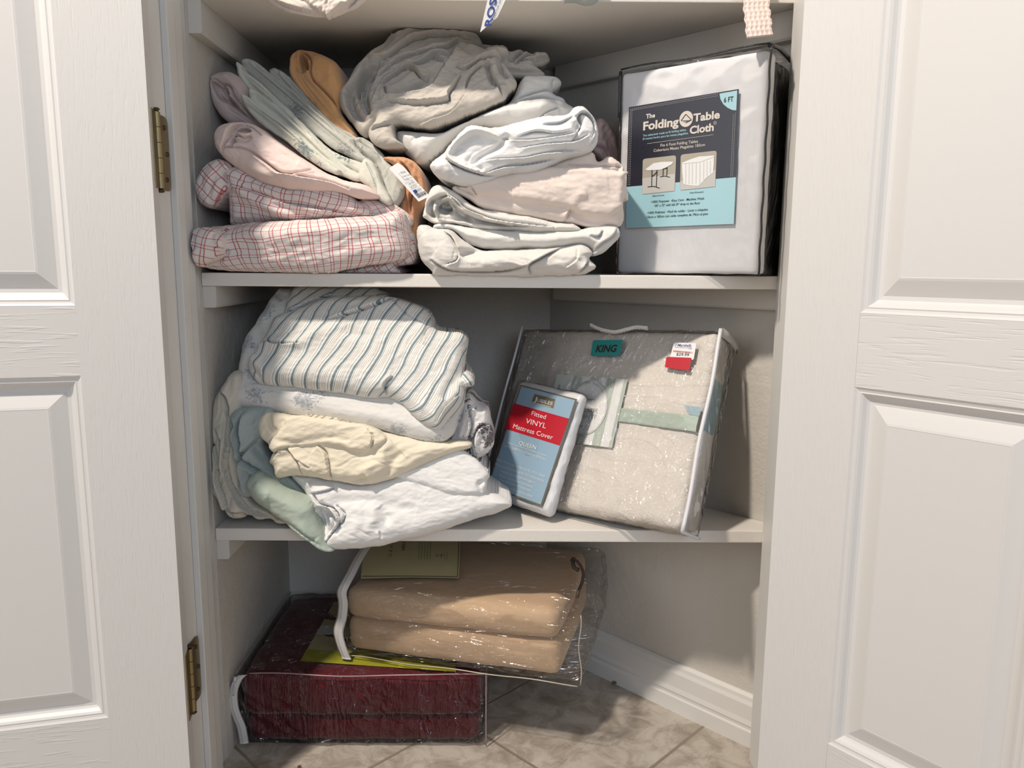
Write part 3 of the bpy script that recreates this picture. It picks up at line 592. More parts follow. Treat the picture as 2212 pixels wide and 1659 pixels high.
bundle('crumpled_sheet', F_WHITE2, [
    dict(p=K4([(255, 770), (330, 715), (700, 770), (1300, 800), (1650, 770), (1800, 745), (1990, 748), (2022, 840), (1960, 920), (1860, 1000), (1765, 1030), (1740, 960), (1600, 935), (1300, 980), (1100, 968), (900, 980), (700, 955), (560, 895), (430, 795)]), r=.02, l=.022, a=.0018, ang=-4)],
    [('f', K4([(1765, 1000), (1830, 920), (1940, 850), (1990, 760)]), .008, .004), ('f', K4([(1730, 830), (1800, 850), (1850, 790)]), .006, .004), ('r', K4([(450, 800), (900, 870), (1500, 870), (1800, 820)]), .012, .003), ('b', K4([(420, 790), (560, 880), (700, 950)]), .006, .003),
     ('g', K4([(700, 775), (730, 800), (850, 800)]), .005, .003)],
    y0=.012, z0=.78, back=.25, step=2.2, seed=36, clamp=C1, label='soft white sheet bulging out above the ecru sheet and below the scroll-edged one', cat='sheet', group=G_UP)
bundle('folded_sheet', F_ECRU, [
    dict(p=K4([(155, 640), (180, 500), (230, 400), (290, 360), (350, 368), (450, 418), (600, 530), (750, 590), (1100, 640), (1350, 700), (1500, 715), (1590, 728), (1642, 800), (1270, 812), (1000, 800), (700, 775), (450, 725), (270, 722), (170, 672)]), r=.018, l=.018, a=.0008, ang=-14, ws=(.07, .008))],
    [('p', K4([(232, 530), (300, 480), (390, 448), (480, 505), (600, 610), (850, 700), (1200, 760), (900, 765), (600, 725), (300, 692), (212, 640)]), .004, .013), ('r', K4([(330, 700), (285, 640), (285, 560), (400, 490), (520, 590), (700, 680), (1000, 735)]), .0022, .010, 'o'), ('p', K4([(318, 570), (400, 520), (445, 590), (370, 615)]), .003, .012), ('g', K4([(395, 455), (300, 490), (225, 530), (205, 610), (260, 680), (350, 700)]), .0035, .010), ('g', K4([(400, 520), (320, 530), (310, 580), (370, 610), (440, 590)]), .0045, .012), ('r', K4([(390, 480), (280, 520), (270, 600), (350, 680)]), .0028, .004, 'o'),
     ('b', K4([(390, 440), (480, 500), (560, 580), (700, 640), (900, 700), (1380, 760)]), .006, .006), ('g', K4([(420, 500), (520, 600), (700, 690), (950, 740)]), .0035, .006), ('g', K4([(450, 590), (500, 650), (620, 720)]), .004, .006),
     ('f', K4([(1400, 772), (1380, 745), (1300, 720), (1000, 650)]), .006, .003), ('g', K4([(560, 640), (640, 720), (800, 745)]), .006, .004), ('g', K4([(240, 500), (235, 600), (310, 680)]), .003, .005)],
    y0=.008, z0=.82, back=.24, step=1.7, seed=39, clamp=C1, label='off-white sheet rolled into a scroll whose layered edge shows, in the middle pile', cat='sheet', group=G_UP)
bundle('folded_sheet', F_BLUSH, [
    dict(p=K4([(450, 370), (640, 350), (900, 270), (1130, 240), (1500, 100), (1750, 35), (1820, 130), (1930, 85), (2060, 175), (2070, 240), (2112, 480), (2055, 515), (2066, 640), (2030, 752), (1900, 745), (1800, 782), (1620, 728), (1480, 712), (1250, 680), (1000, 640), (700, 570), (590, 490), (460, 420)]), r=.016, l=.014, a=.0008, ang=-10),
    dict(p=K4([(590, 350), (900, 270), (1400, 190), (1800, 215), (2076, 228), (2070, 300), (2050, 500), (2045, 570), (1960, 640), (1850, 665), (1650, 640), (1560, 605), (1430, 572), (1200, 540), (1000, 500), (900, 470), (780, 465), (660, 467)]), r=.012, l=.023, a=.0010, ang=-14)],
    [('f', K4([(1490, 712), (1530, 630), (1540, 590)]), .006, .003), ('g', K4([(480, 385), (580, 430), (665, 468)]), .003, .005), ('b', K4([(600, 370), (670, 470)]), .005, .003), ('r', K4([(1000, 440), (1500, 400), (1900, 330)]), .02, .0025), ('g', K4([(1850, 200), (2000, 215), (2010, 190), (1980, 180)]), .004, .006),
     ('f', K4([(2060, 200), (1950, 190), (1650, 195), (1500, 180)]), .006, .004), ('g', K4([(1540, 600), (1700, 690), (2000, 745)]), .006, .003), ('r', K4([(1550, 570), (1620, 480), (1700, 450)]), .008, .002)],
    y0=.008, z0=.86, back=.24, step=2.2, seed=42, clamp=C1, label='blush pink sheet with a squared smooth fold, in the middle pile under the white sheets', cat='sheet', group=G_UP)
bundle('draped_pillowcase', F_ROSE, [
    dict(p=K3([(1880, 700), (1930, 640), (2000, 680), (2060, 790), (2080, 900), (2065, 990), (1990, 960), (1900, 900), (1860, 820)]), r=.02, l=.02, a=.005, ang=80, ws=(.05, .012))],
    [('g', K3([(1900, 850), (1960, 880), (1990, 960)]), .005, .006), ('g', K3([(1960, 700), (2000, 850), (2040, 950)]), .006, .006)],
    y0=.16, z0=.88, back=.12, step=2.6, seed=44, clamp=C1, label='dusty rose fabric in shadow between the middle pile and the tablecloth pack', cat='pillowcase', group=G_UP)
bundle('rolled_sheet', F_WHITE2, [
    dict(p=K3([(1290, 560), (1330, 500), (1400, 360), (1480, 350), (1570, 348), (1640, 362), (1668, 400), (1640, 440), (1610, 470), (1680, 510), (1700, 545), (1755, 580), (1720, 640), (1500, 690), (1300, 640)]), r=.02, l=.018, a=.0018, ang=-12),
    dict(p=K3([(515, 780), (560, 745), (800, 765), (1000, 685), (1260, 570), (1450, 540), (1600, 540), (1640, 600), (1500, 690), (1200, 705), (1020, 715), (900, 810), (780, 915), (690, 972), (610, 925), (540, 850)]), r=.03, l=.032, a=.0014, ang=25)],
    [('g', K3([(670, 780), (660, 820), (630, 850)]), .004, .002), ('f', K3([(1690, 545), (1500, 545), (1350, 570)]), .008, .005), ('f', K3([(1620, 475), (1500, 500), (1350, 540)]), .008, .006), ('f', K3([(1640, 370), (1600, 420), (1620, 470)]), .006, .004),
     ('r', K3([(700, 850), (1000, 770), (1300, 640)]), .02, .003), ('f', K3([(1640, 600), (1560, 640), (1480, 690)]), .01, .004)],
    y0=.092, tilt=10, z0=.88, back=.2, step=2.3, seed=47, clamp=C1, label='white rolled sheet directly beneath the crumpled greige sheet', cat='sheet', group=G_UP)
bundle('rolled_sheet', F_WHITE, [
    dict(p=K3([(748, 960), (860, 870), (960, 760), (1040, 708), (1150, 715), (1300, 690), (1500, 640), (1700, 615), (1755, 570), (1830, 568), (1900, 655), (1927, 760), (1905, 840), (1850, 885), (1680, 935), (1560, 995), (1430, 1035), (1300, 1045), (1160, 1090), (1056, 1120), (950, 1106), (830, 1065), (765, 1020)]), r=.026, l=.026, a=.0014, ang=12),
    dict(p=K3([(862, 900), (880, 850), (960, 760), (1040, 706), (1160, 722), (1262, 785), (1225, 850), (1120, 900), (1040, 960), (1005, 1000), (900, 960)]), r=.012, l=.030, a=.0012, ang=30)],
    [('p', K3([(884, 892), (960, 795), (1080, 738), (1235, 792), (1205, 852), (1080, 920), (1010, 985), (905, 945)]), .007, .011), ('f', K3([(862, 880), (880, 945), (1000, 1010), (1125, 1045), (1220, 1050)]), .010, .007), ('g', K3([(1010, 985), (1110, 915), (1230, 850), (1300, 770)]), .006, .009), ('b', K3([(1240, 800), (1400, 810), (1600, 790), (1760, 760), (1790, 720)]), .008, .005),
     ('b', K3([(1020, 975), (1200, 940), (1400, 930), (1560, 900), (1800, 880)]), .008, .005), ('b', K3([(1120, 1050), (1250, 1000), (1420, 980), (1620, 940)]), .008, .005), ('f', K3([(1350, 790), (1480, 750), (1620, 760), (1740, 740)]), .007, .004), ('b', K3([(1350, 870), (1550, 840), (1750, 820), (1850, 770)]), .007, .004),
     ('f', K3([(1720, 830), (1790, 720), (1770, 660), (1800, 620), (1860, 640), (1895, 720), (1870, 800)]), .007, .006), ('g', K3([(1765, 635), (1780, 690), (1745, 760)]), .005, .006), ('f', K3([(1840, 860), (1890, 790), (1880, 700), (1830, 640)]), .006, .004),
     ('f', K3([(1530, 700), (1650, 690), (1740, 640)]), .01, .003), ('r', K3([(760, 950), (800, 1040), (880, 1080)]), .008, .002), ('r', K3([(850, 960), (880, 1030), (900, 1060)]), .006, .003), ('g', K3([(1090, 1040), (1110, 1010), (1050, 1000)]), .004, .003),
     ('g', K3([(1300, 1035), (1450, 985), (1600, 955)]), .006, .004)],
    y0=-.002, z0=.88, back=.24, step=1.7, seed=51, clamp=C1, label='bright white rolled sheet with an open cuff facing left, in the middle pile', cat='sheet', group=G_UP)
bundle('crumpled_sheet', F_GREIGE, [
    dict(p=K3([(1000, 300), (1040, 160), (1110, 150), (1230, 166), (1290, 172), (1310, 190), (1380, 178), (1480, 198), (1560, 205), (1590, 235), (1545, 270), (1490, 292), (1555, 345), (1450, 360), (1300, 350), (1150, 340)]), r=.014, l=.012, a=.005, ang=-8, ws=(.05, .006)),
    dict(p=K3([(112, 560), (118, 500), (180, 420), (235, 320), (330, 225), (420, 178), (500, 108), (640, 68), (720, 72), (860, 96), (1050, 90), (1115, 165), (1000, 250), (900, 500), (700, 700), (480, 740), (340, 780), (260, 765), (180, 665), (130, 600)]), r=.03, l=.030, a=.0032, ang=38, ws=(.06, .012)),
    dict(p=K3([(340, 560), (400, 512), (435, 510), (520, 480), (640, 400), (800, 330), (870, 340), (960, 205), (1010, 212), (1150, 245), (1270, 245), (1300, 280), (1240, 310), (1290, 380), (1355, 480), (1300, 540), (1262, 592), (1150, 640), (1000, 695), (800, 775), (700, 772), (580, 755), (500, 765), (515, 860), (580, 915), (400, 918), (338, 830), (380, 740), (345, 700)]), r=.016, l=.038, a=.0022, ang=28, ws=(.06, .014))],
    [('p', K3([(300, 345), (420, 322), (405, 430), (350, 560), (368, 690), (320, 712), (250, 640), (218, 530), (245, 430)]), .008, .014), ('r', K3([(360, 345), (290, 450), (280, 560), (335, 690)]), .0025, .008), ('r', K3([(400, 370), (330, 470), (310, 580), (350, 680)]), .0025, .008), ('f', K3([(330, 320), (480, 310), (650, 200), (850, 170), (1100, 160)]), .016, .008), ('b', K3([(500, 110), (520, 180), (640, 150), (760, 120), (860, 100)]), .010, .007), ('g', K3([(640, 75), (690, 100), (760, 110)]), .006, .006),
     ('g', K3([(300, 330), (330, 370), (260, 450), (210, 520), (230, 640), (330, 730)]), .009, .014), ('g', K3([(400, 350), (300, 440), (270, 540), (340, 690)]), .005, .010), ('g', K3([(460, 330), (360, 420), (310, 520), (350, 700)]), .004, .008), ('r', K3([(240, 500), (280, 620), (350, 720)]), .006, .006),
     ('f', K3([(400, 440), (560, 330), (700, 290), (860, 250), (960, 180)]), .010, .006), ('f', K3([(560, 400), (680, 370), (790, 290), (900, 300)]), .010, .006), ('g', K3([(790, 300), (800, 330), (850, 340)]), .006, .006), ('f', K3([(430, 500), (600, 390), (700, 470), (760, 480)]), .010, .007),
     ('b', K3([(345, 690), (400, 560), (440, 530), (470, 610), (600, 610), (760, 560), (860, 400), (960, 215)]), .010, .006), ('g', K3([(540, 570), (660, 540), (750, 490)]), .006, .006), ('f', K3([(470, 640), (640, 665), (870, 640), (890, 590), (970, 470)]), .012, .007),
     ('f', K3([(940, 400), (1010, 420), (1120, 350), (1210, 315), (1270, 360)]), .008, .006), ('g', K3([(1150, 350), (1160, 420), (1190, 500), (1230, 540)]), .005, .008), ('f', K3([(1000, 560), (1020, 480), (1100, 400), (1180, 370)]), .010, .005), ('g', K3([(1230, 330), (1250, 420), (1300, 480)]), .005, .006),
     ('f', K3([(1262, 592), (1230, 560), (1190, 470)]), .006, .004), ('b', K3([(500, 760), (700, 770), (900, 710), (1000, 600)]), .01, .003), ('g', K3([(960, 240), (1050, 290), (1150, 260)]), .008, .005), ('f', K3([(350, 830), (450, 800), (500, 760)]), .008, .004),
     ('g', K3([(1300, 290), (1400, 200), (1480, 215)]), .004, .006), ('g', K3([(1330, 300), (1420, 240), (1480, 240)]), .004, .006), ('f', K3([(1100, 180), (1200, 200), (1300, 180)]), .006, .005), ('f', K3([(1400, 270), (1500, 260), (1580, 240)]), .006, .005), ('g', K3([(1250, 330), (1400, 340), (1540, 345)]), .003, .005)],
    y0=.044, tilt=28, z0=.86, back=.17, step=1.5, seed=55, clamp=C1, fine=.0008, label='greige wrinkled sheet heaped on top of the middle pile', cat='sheet', group=G_UP)

# ---- pile on the middle shelf
bundle('crumpled_sheet', F_IVORY, [
    dict(p=K8([(88, 300), (100, 180), (140, 90), (180, 30), (250, -60), (330, -40), (330, 200), (300, 400), (340, 600), (360, 800), (520, 880), (620, 950), (600, 978), (540, 972), (500, 940), (420, 945), (340, 900), (330, 930), (240, 938), (185, 880), (150, 800), (108, 730), (98, 480)]), r=.022, l=.022, a=.0035, ang=78, ws=(.07, .013))],
    [('f', K8([(250, 920), (200, 760), (160, 640), (170, 560), (120, 420)]), .012, .008), ('b', K8([(230, 200), (240, 400), (220, 560), (260, 720), (360, 860), (520, 930)]), .012, .008), ('f', K8([(110, 740), (200, 850), (300, 880), (420, 900)]), .01, .006),
     ('f', K8([(160, 60), (220, 100), (250, 180), (240, 240)]), .008, .007), ('f', K8([(150, 320), (200, 420), (190, 600)]), .01, .006)],
    y0=.016, tilt=5, z0=Z2, back=.28, step=2.4, seed=61, clamp=C2, label='ivory bunched sheet at the left end of the middle shelf pile, against the side wall', cat='sheet', group=G_MID)
bundle('folded_sheet', F_TEAL, [
    dict(p=K8([(218, 300), (232, 230), (280, 190), (500, 180), (520, 320), (440, 420), (500, 560), (620, 660), (800, 850), (780, 900), (560, 830), (420, 790), (300, 790), (275, 700), (260, 560), (230, 420)]), r=.018, l=.018, a=.004, ang=80, ws=(.06, .014))],
    [('f', K8([(230, 240), (270, 300), (250, 380), (290, 520), (300, 760)]), .009, .008), ('f', K8([(330, 210), (310, 330), (330, 440), (310, 600), (330, 760)]), .009, .008), ('b', K8([(440, 380), (340, 470), (330, 540), (480, 650), (640, 760), (780, 850)]), .010, .008), ('g', K8([(400, 440), (500, 560), (600, 680), (760, 830)]), .006, .006)],
    y0=.004, tilt=4, z0=Z2, back=.26, step=2.4, seed=64, clamp=C2, label='grey-green sheet with upright folds showing between the ivory and cream sheets', cat='sheet', group=G_MID)
bundle('rolled_sheet', F_SAGE, [
    dict(p=K8([(342, 710), (355, 670), (420, 628), (520, 690), (620, 760), (760, 830), (800, 900), (840, 1000), (880, 1110), (935, 1152), (880, 1160), (800, 1120), (690, 1040), (600, 965), (500, 890), (400, 820)]), r=.026, l=.028, a=.0010, ang=-42, ws=(.09, .02))],
    [('g', K8([(500, 790), (620, 850), (760, 950), (840, 1060)]), .012, .004), ('r', K8([(420, 680), (560, 780), (700, 900), (800, 1060)]), .014, .004), ('f', K8([(870, 1130), (780, 1060), (640, 960)]), .008, .003)],
    y0=-.018, tilt=4, z0=Z2, back=.20, step=2.4, seed=66, clamp=C2, label='shiny sage green sateen roll hanging over the edge of the middle shelf', cat='sheet', group=G_MID)
b = bundle('folded_sheet', F_WHITE, [
    dict(p=K8([(640, 640), (920, 670), (1100, 700), (1340, 640), (1500, 590), (1700, 500), (1800, 485), (1900, 555), (1978, 640), (1960, 700), (1968, 752), (2060, 790), (2126, 835), (2095, 885), (1800, 980), (1600, 1050), (1400, 1092), (1250, 1130), (1100, 1152), (940, 1158), (875, 1120), (820, 990), (790, 870), (730, 760)]), r=.030, l=.030, a=.0014, ang=14, tx=-.0),
    dict(p=K8([(1330, 650), (1500, 590), (1700, 500), (1800, 482), (1900, 555), (1980, 642), (1970, 690), (1930, 785), (1750, 787), (1550, 732), (1420, 690)]), r=.012, l=.036, a=.0014, ang=-15)],
    [('p', K8([(822, 880), (900, 856), (955, 905), (982, 960), (945, 1040), (888, 1100), (850, 1000)]), .006, .014), ('r', K8([(850, 900), (880, 980), (890, 1060)]), .003, .006), ('f', K8([(870, 1120), (960, 1010), (985, 950), (940, 880), (850, 850), (800, 780)]), .012, .008), ('g', K8([(850, 900), (870, 980), (900, 1060)]), .010, .010), ('g', K8([(930, 880), (1000, 830), (1200, 830), (1500, 900)]), .010, .003), ('f', K8([(990, 990), (1020, 920), (960, 860)]), .006, .006),
     ('f', K8([(790, 780), (900, 760), (950, 740)]), .006, .004), ('r', K8([(1180, 850), (1220, 930), (1160, 1040)]), .012, .004), ('g', K8([(1250, 870), (1300, 940), (1280, 980)]), .008, .004), ('r', K8([(1100, 850), (1130, 920), (1080, 1060)]), .01, .003), ('g', K8([(860, 830), (900, 880), (980, 990), (960, 1060)]), .004, .004),
     ('g', K8([(1960, 700), (1920, 720), (1940, 770)]), .005, .004), ('f', K8([(800, 860), (835, 960), (890, 1090)]), .005, .003), ('g', K8([(880, 900), (940, 960), (900, 1040)]), .003, .005), ('b', K8([(1250, 1030), (1260, 1080)]), .008, .002)],
    y0=-.004, tilt=18, z0=Z2, back=.30, step=1.7, seed=71, clamp=C2, label='large white sheet folded at the bottom of the middle shelf pile, sagging over the edge', cat='sheet', group=G_MID)
bundle('folded_sheet', F_CREAM, [
    dict(p=K8([(420, 300), (470, 220), (640, 240), (900, 280), (1180, 310), (1290, 360), (1480, 400), (1640, 420), (1830, 425), (1845, 470), (1700, 512), (1500, 602), (1300, 682), (1120, 718), (1000, 700), (920, 688), (760, 664), (640, 655), (540, 667), (515, 600), (485, 552), (530, 440), (450, 410)]), r=.024, l=.020, a=.0018, ang=18),
    dict(p=K8([(515, 480), (520, 430), (600, 330), (650, 250), (900, 270), (1180, 320), (1270, 370), (1288, 425), (1170, 488), (1060, 485), (990, 455), (860, 440), (740, 455), (640, 460), (560, 500)]), r=.010, l=.030, a=.0020, ang=10),
    dict(p=K8([(425, 290), (480, 222), (640, 250), (600, 330), (520, 430), (500, 445), (440, 390)]), r=.012, l=.020, a=.002, ang=60)],
    [('f', K8([(915, 687), (905, 600), (885, 500), (830, 450)]), .012, .006), ('f', K8([(720, 660), (710, 580), (660, 510), (630, 470)][::-1]), .008, .005), ('b', K8([(515, 650), (520, 560), (570, 490), (640, 480)]), .006, .004), ('f', K8([(700, 545), (760, 590), (780, 600)]), .004, .002),
     ('g', K8([(540, 410), (700, 430), (900, 400), (1060, 420)]), .006, .003), ('f', K8([(1190, 470), (1210, 400), (1170, 340)]), .006, .004), ('r', K8([(1150, 680), (1180, 600), (1300, 560)]), .012, .004), ('g', K8([(1000, 685), (1100, 690), (1160, 660)]), .006, .005), ('g', K8([(1300, 660), (1340, 560), (1400, 500)]), .008, .003),
     ('r', K8([(1250, 560), (1280, 480), (1330, 420)]), .01, .003), ('g', K8([(500, 230), (520, 330), (560, 350)]), .005, .004)],
    y0=-.008, tilt=14, z0=Z2+.08, back=.26, step=1.7, seed=75, clamp=C2, label='cream yellow sheet folded with layered hems, above the large white sheet', cat='sheet', group=G_MID)
bundle('ruffled_pillowcase', F_DARKF, [
    dict(p=K8([(1640, 410), (1700, 300), (1760, 230), (1815, 110), (1860, 105), (1910, 165), (1975, 195), (1988, 290), (2016, 410), (1985, 490), (1905, 530), (1860, 500), (1835, 430), (1740, 425)]), r=.018, l=.018, a=.004, ang=70, ws=(.04, .012))],
    [('f', K8([(1870, 510), (1840, 400), (1860, 300), (1830, 180)]), .009, .008), ('f', K8([(1985, 300), (1920, 320), (1880, 400), (1900, 500)]), .008, .006), ('f', K8([(1700, 410), (1760, 330), (1800, 200)]), .01, .004)],
    y0=.03, tilt=5, z0=Z2+.1, back=.18, step=2.0, seed=78, clamp=C2, label='white pillowcase with purple and grey flowers, puffing out at the right of the pile', cat='pillowcase', group=G_MID)
bundle('folded_sheet', F_TOILE, [
    dict(p=K0([(503, 860), (512, 830), (521, 782), (533, 736), (557, 700), (600, 634), (618, 628), (660, 640), (760, 760), (900, 830), (1000, 860), (992, 910), (975, 945), (948, 957), (898, 951), (835, 934), (715, 912), (620, 897), (560, 888), (512, 879)]), r=.02, l=.020, a=.0010, ang=-14, ws=(.1, .02), puff=.004)],
    [('g', K0([(560, 700), (570, 770), (560, 840)]), .01, .003), ('r', K0([(520, 850), (700, 880), (940, 935)]), .012, .002), ('g', K0([(600, 640), (620, 660)]), .006, .004)],
    y0=.006, tilt=27, z0=Z2+.14, back=.20, step=2.2, seed=82, clamp=C2, uvang=20, label='white sheet printed with small blue roses, between the striped and cream sheets', cat='sheet', group=G_MID)
b = bundle('folded_sheet', F_STRIPE, [
    dict(p=K7([(600, 290), (605, 230), (640, 130), (690, 60), (800, 50), (1000, 60), (1230, 62), (1290, 90), (1350, 130), (1400, 165), (1200, 260), (900, 330), (700, 330)]), r=.018, l=.010, a=.0012, ang=62, ur=-22, ws=(.06, .02)),
    dict(p=K7([(370, 665), (380, 590), (440, 512), (500, 400), (550, 300), (640, 260), (820, 200), (960, 150), (1100, 150), (1380, 155), (1550, 208), (1650, 272), (1690, 370), (1765, 398), (1870, 405), (1918, 470), (1900, 600), (1888, 720), (1900, 850), (1870, 940), (1780, 1030), (1712, 1092), (1620, 1060), (1540, 1005), (1450, 910), (1350, 862), (1260, 866), (1130, 850), (1000, 832), (850, 812), (700, 790), (480, 772), (415, 740)]), r=.026, l=.026, a=.0014, ang=62, ws=(.09, .02), puff=.006),
    dict(p=K7([(1850, 770), (1880, 720), (1905, 690), (1955, 735), (1968, 785), (1930, 802), (1870, 800)]), r=.008, l=.024, a=.0035, ang=20, ur=60)],
    [('f', K7([(760, 520), (600, 525), (520, 505), (440, 520)]), .012, .005), ('r', K7([(450, 510), (600, 500), (760, 510), (900, 440), (1080, 420)]), .012, .004), ('f', K7([(960, 150), (820, 190), (700, 250), (610, 270)][::-1]), .010, .005), ('b', K7([(1390, 170), (1300, 230), (1100, 300), (960, 340)]), .014, .005),
     ('f', K7([(1350, 862), (1340, 800), (1400, 740)]), .010, .005), ('b', K7([(1700, 1060), (1760, 960), (1860, 860)]), .010, .004), ('g', K7([(1900, 660), (1800, 800), (1750, 900)]), .008, .003), ('g', K7([(370, 660), (440, 700), (460, 760)]), .006, .005), ('f', K7([(1380, 165), (1500, 300), (1660, 380)]), .010, .002),
     ('r', K7([(400, 560), (420, 640), (500, 700)]), .012, .004), ('g', K7([(900, 470), (1000, 430), (1250, 470)]), .010, .002), ('f', K7([(1690, 370), (1640, 420), (1600, 520)]), .012, .003), ('r', K7([(500, 700), (800, 690), (1100, 740)]), .02, .002)],
    y0=-.002, tilt=24, z0=Z2+.16, back=.17, step=1.7, seed=85, clamp=C2, uvang=-27, label='blue-grey ticking stripe sheet on top of the pile on the middle shelf', cat='sheet', group=G_MID)

# ------------------------------------------------------------------ packages
def rot3(a, b, c):
    ca, sa, cb, sb, cc, sc = math.cos(a), math.sin(a), math.cos(b), math.sin(b), math.cos(c), math.sin(c)
    return np.array([[ca, -sa, 0], [sa, ca, 0], [0, 0, 1]]) @ np.array([[1, 0, 0], [0, cb, -sb], [0, sb, cb]]) @ np.array([[cc, 0, sc], [0, 1, 0], [-sc, 0, cc]])
class Frame:                                 # local box frame: x right, y back, z up from the front bottom left corner
    def __init__(s, org, ang, dim): s.o = np.array(org, float); s.M = rot3(*ang); s.d = dim
    def P(s, x, y, z): return s.o + s.M @ np.array([x, y, z])
    def arr(s, A): return s.o + A @ s.M.T
def soft_box(fr, lo, hi, mat, name, parent=None, r=.012, seg=.006, puff=(.003, .003, .003), noise=.001, nsc=.03, seed=1, zmin=None, zmax=None, fold=None, ymax=.349, diag=DIAG-.001, sx=1, sz=1):
    lo = np.array(lo, float); hi = np.array(hi, float); L = hi-lo; c = (lo+hi)/2; hf = L/2
    n = [max(4, int(v/seg)) for v in L]; V = []; F = []; idx = {}
    def vert(i, j, k):
        key = (i, j, k)
        if key not in idx: idx[key] = len(V); V.append((i/n[0], j/n[1], k/n[2]))
        return idx[key]
    for j in range(n[1]):
        for k in range(n[2]):
            F.append((vert(0, j, k), vert(0, j, k+1), vert(0, j+1, k+1), vert(0, j+1, k))); F.append((vert(n[0], j, k), vert(n[0], j+1, k), vert(n[0], j+1, k+1), vert(n[0], j, k+1)))
    for i in range(n[0]):
        for k in range(n[2]):
            F.append((vert(i, 0, k), vert(i+1, 0, k), vert(i+1, 0, k+1), vert(i, 0, k+1))); F.append((vert(i, n[1], k), vert(i, n[1], k+1), vert(i+1, n[1], k+1), vert(i+1, n[1], k)))
    for i in range(n[0]):
        for j in range(n[1]):
            F.append((vert(i, j, 0), vert(i, j+1, 0), vert(i+1, j+1, 0), vert(i+1, j, 0))); F.append((vert(i, j, n[2]), vert(i+1, j, n[2]), vert(i+1, j+1, n[2]), vert(i, j+1, n[2])))
    A = (np.array(V)*2-1); Pp = A*hf; rr = min(r, *(hf*.98)); inn = np.clip(Pp, -(hf-rr), hf-rr); dv = Pp-inn; ln = np.linalg.norm(dv, axis=1, keepdims=True)+1e-9
    nr = dv/ln; Q = inn+nr*rr
    bul = [(1-A[:, (k+1) % 3]**2)*(1-A[:, (k+2) % 3]**2)*np.sign(A[:, k])*(np.abs(A[:, k]) > .98) for k in range(3)]
    for k in range(3): Q[:, k] += bul[k]*puff[k]
    a, b2 = Q[:, 0]+Q[:, 1]*.7, Q[:, 2]-Q[:, 1]*.6
    nz = fbm(a/nsc*sx, b2/nsc*sz, seed, 3)*noise + ridged(a/nsc/2*sx, b2/nsc*sz, seed+4, 2)*noise*.6
    Q = Q + nr*nz[:, None]
    if fold is not None: Q = fold(Q, A, hf)
    W3 = fr.arr(Q+c)
    if zmin is not None: W3[:, 2] = np.maximum(W3[:, 2], zmin)
    if zmax is not None: W3[:, 2] = np.minimum(W3[:, 2], zmax)
    W3[:, 1] = np.minimum(W3[:, 1], ymax); W3[:, 0] = np.minimum(W3[:, 0], diag-W3[:, 1]) if diag else W3[:, 0]
    W3[:, 0] = np.maximum(W3[:, 0], XL+.001)
    return mesh_obj(name, W3, F, mat, parent, True, np.stack([a, b2], -1))
_tcache = {}
def text_geo(s, bold=0., shear=0.):
    k = (s, bold, shear)
    if k not in _tcache:
        cu = bpy.data.curves.new('lettering', 'FONT'); cu.body = s; cu.size = 1; cu.resolution_u = 3; cu.offset = bold; cu.shear = shear
        ob = bpy.data.objects.new('lettering', cu); me = bpy.data.meshes.new_from_object(ob)
        v = [(q.co.x, q.co.y) for q in me.vertices]; f = [tuple(p.vertices) for p in me.polygons]
        bpy.data.objects.remove(ob); bpy.data.curves.remove(cu); bpy.data.meshes.remove(me); _tcache[k] = (v, f)
    return _tcache[k]
